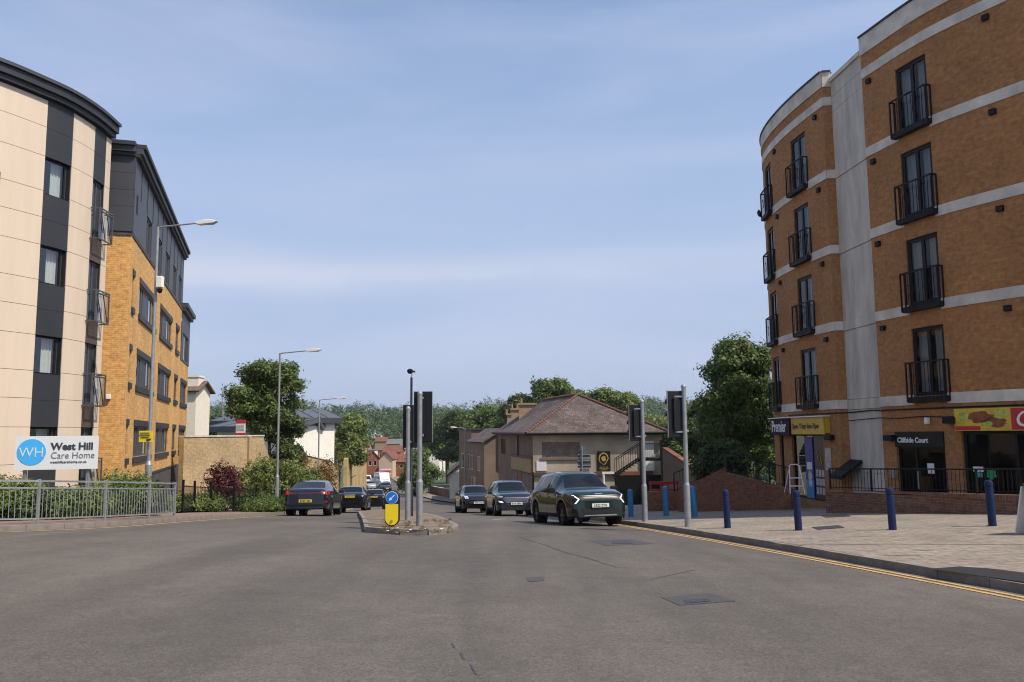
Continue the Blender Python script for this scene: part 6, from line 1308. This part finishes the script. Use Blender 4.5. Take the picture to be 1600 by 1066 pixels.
bush('broad yellow-green conifer bush beside the road', 425, 712, 43.5, 1.75, 1.7, 1, 8000, .13, LFRESH, 72, name='conifer_bush', nb=12, flat=.35)
bush('green bush hanging towards the road right of the lamp', 462, 728, 46, 1.5, 1.4, 1, 5200, .13, LGREEN, 73, nb=10)
bush('dry ochre-tinted bush at the wall beside the road', 490, 716, 55, 1.5, 1.4, 1, 3000, .13, LDRY, 74, nb=7)
tree('broadleaf_tree', 'big leafy tree between the lamp and the white grey-roofed building', 424, 570, 56, 2.5, 2.4, -4.9, 15000, .20, LGREEN, 81, ybot=676, nb=26, group='trees')
tree('broadleaf_tree', 'lower dark tree under the right side of the big leafy tree', 450, 648, 57, 1.6, 1.5, -4.8, 7000, .18, LDARK, 87, ybot=742, nb=14, group='trees')
tree('broadleaf_tree', 'leafy tree left of the road beyond the white building', 549, 650, 100, 2.1, 2.4, -7.6, 9000, .32, LFRESH, 82, ybot=725, nb=18, group='trees')
tree('broadleaf_tree', 'dark tree beside the curved brick block', 1158, 533, 46, 2.75, 2.7, -3.2, 20000, .19, LGREEN, 83, ybot=735, nb=30, group='trees')
tree('broadleaf_tree', 'smaller dark tree left of the tree beside the brick block', 1100, 630, 58, 1.9, 2.2, -4.8, 9000, .2, LDARK, 84, ybot=745, nb=16, group='trees')
tree('broadleaf_tree', 'leafy street tree behind the island signals', 655, 703, 125, 3.1, 3, -7.8, 8000, .34, LGREEN, 85, ybot=765, nb=16, group='trees')
tree('broadleaf_tree', 'low dark tree at the white cottage gate', 650, 735, 118, 2.6, 3, -7.4, 3500, .3, LDARK, 86, ybot=772, nb=10, group='trees')
for i, (px, pt_, D, rx, yb, m_, lb_) in enumerate(((858, 597, 120, 4.6, 660, LGREEN, 'large round tree rising behind the pub roof'), (890, 610, 126, 4.0, 660, LGREEN, 'tree crown behind the left half of the pub ridge'), (945, 612, 130, 4.2, 660, LFRESH, 'small bright tree crown just right of the pub roof peak'), (972, 618, 128, 3.0, 660, LFRESH, 'bright treetop behind the red tiled roof'), (812, 622, 135, 3.4, 665, LDARK, 'dark tree behind the pub chimneys'),
        (760, 637, 160, 7.5, 715, LGREEN, 'broad tree left of the pub chimneys'), (722, 645, 165, 7.0, 722, LDARK, 'broad dark tree above the white cottage'), (790, 648, 150, 5.5, 700, LGREEN, 'tree behind the brown flat-roofed house'), (700, 660, 180, 7, 715, LGREEN, 'rounded tree right of the island signals'), (690, 652, 230, 8, 705, LDARK, 'dark tree further up the wood edge by the signals'),
        (1030, 655, 100, 4.6, 725, LFRESH, 'bright tree between the two right-hand signals'), (1052, 672, 82, 3.0, 735, LGREEN, 'low tree beside the white house at right'), (1085, 640, 110, 5.2, 730, LDARK, 'dark background tree left of the brick block'), (1000, 660, 140, 5, 715, LGREEN, 'tree behind the pub gable end at right'), (1180, 640, 70, 4.5, 745, LDARK, 'dark tree low behind the corner shop'),
        (530, 660, 140, 4.5, 720, LGREEN, 'tree partly behind the white building end'), (338, 655, 100, 2.5, 690, LDARK, 'small tree right of the cream house'), (1130, 700, 40, 1.8, 745, LDARK, 'dark bushy tree over the ramp railings'))):
    x_ = at(px, pt_, D).x; tree('background_tree', lb_, px, pt_, D, rx, rx * .9, groundz(x_, D), int(4200 + rx * 480), .16 + D * .0022, m_, 100 + i, ybot=yb, nb=18, group='background trees')
# weeds on the island and pavement edge
rg = random.Random(5); bl = []
for k in range(40):
    p = hit(rg.uniform(600, 708), rg.uniform(812, 834), IZ); bl.append(((p.x, p.y, p.z + .02), (.10, .10, .02)))
leafmesh('weeds', bl, 2600, .014, 9, leafmat('weed_dry', (.14, .10, .045), (.20, .17, .07)), None, .1, kind='stuff'); o = bpy.data.objects['weeds']; o['label'] = 'dry weeds and grass tufts growing on the traffic island'; o['category'] = 'weeds'
# far wooded hill
rg = np.random.default_rng(11); bl = []
while len(bl) < 900:
    y = rg.uniform(330, 900); x = rg.uniform(-.55, .55) * y - 20; r = rg.uniform(5, 9.5); z = groundz(x, y) + r * .75
    if y < 400 and abs(x + 60) < 45: continue
    bl.append(((x, y, z), (r, r, r * 1.1)))
wd = leafmesh('wood', bl, 260000, .85, 12, LFAR, None, .75, kind='stuff'); wd['label'] = 'wooded hillside filling the far side of the valley'; wd['category'] = 'wood'
rg = np.random.default_rng(14); bl = []
while len(bl) < 260:
    y = rg.uniform(120, 330); x = rg.uniform(-.6, .6) * y; r = rg.uniform(3, 5)
    if xl(min(y, 239)) - 25 < x < xr(min(y, 239)) + 22 and y < 330: continue
    if abs(x / y * 1291 + 180) < 85 and y < 330: continue
    bl.append(((x, y, groundz(x, y) + r * .7), (r, r, r)))
wd = leafmesh('scrub', bl, 80000, .42, 15, LFAR, None, .7, kind='stuff'); wd['label'] = 'mass of garden trees and scrub on the valley slopes'; wd['category'] = 'scrub'
for i, (px, pt_, rx, lb_) in enumerate(((607, 638, 3.0, 'slim pointed poplar on the far hilltop, left of the pair'), (617, 641, 4.2, 'broader pointed tree on the far hilltop, right of the pair'))):
    D = 720; x_ = at(px, pt_, D).x; tree('hilltop_tree', lb_, px, pt_, D, rx, rx, groundz(x_, D), 2500, .7, LFAR, 200 + i, ybot=662, nb=12, group='hilltop trees')
# far blue hill on the horizon
m = MB(); vs = []; fs = []
for i in range(61):
    x = -1300 + i * 60; h = 95 + 26 * math.sin(i * .21 + 1) + 9 * math.sin(i * .77); vs += [(x, 1650, -30), (x, 1750, h * .35), (x, 1950, h * .46), (x, 2300, -30)]
for i in range(60):
    for k in range(3): fs.append((4 * i + k, 4 * i + 4 + k, 4 * i + 5 + k, 4 * i + 1 + k))
m.add(vs, fs); struct(m.obj('hills', mat('far_hill_woods', (.035, .055, .03), .95, var=.3, scale=.01), smooth=80))

# the air over the valley
hz, t_, b_ = newmat('haze_air'); t_.nodes.remove(b_); pv = nd(t_, 'VolumePrincipled'); pv.inputs['Color'].default_value = (.80, .86, .95, 1); pv.inputs['Density'].default_value = .00014; pv.inputs['Anisotropy'].default_value = .2
t_.links.new(pv.outputs[0], t_.nodes['Material Output'].inputs['Volume'])
hb = MB().box((0, 1130, 30), (9400, 2700, 110)).obj('haze', hz, kind='stuff'); hb['label'] = 'thin blue summer haze in the air over the valley'; hb['category'] = 'haze'
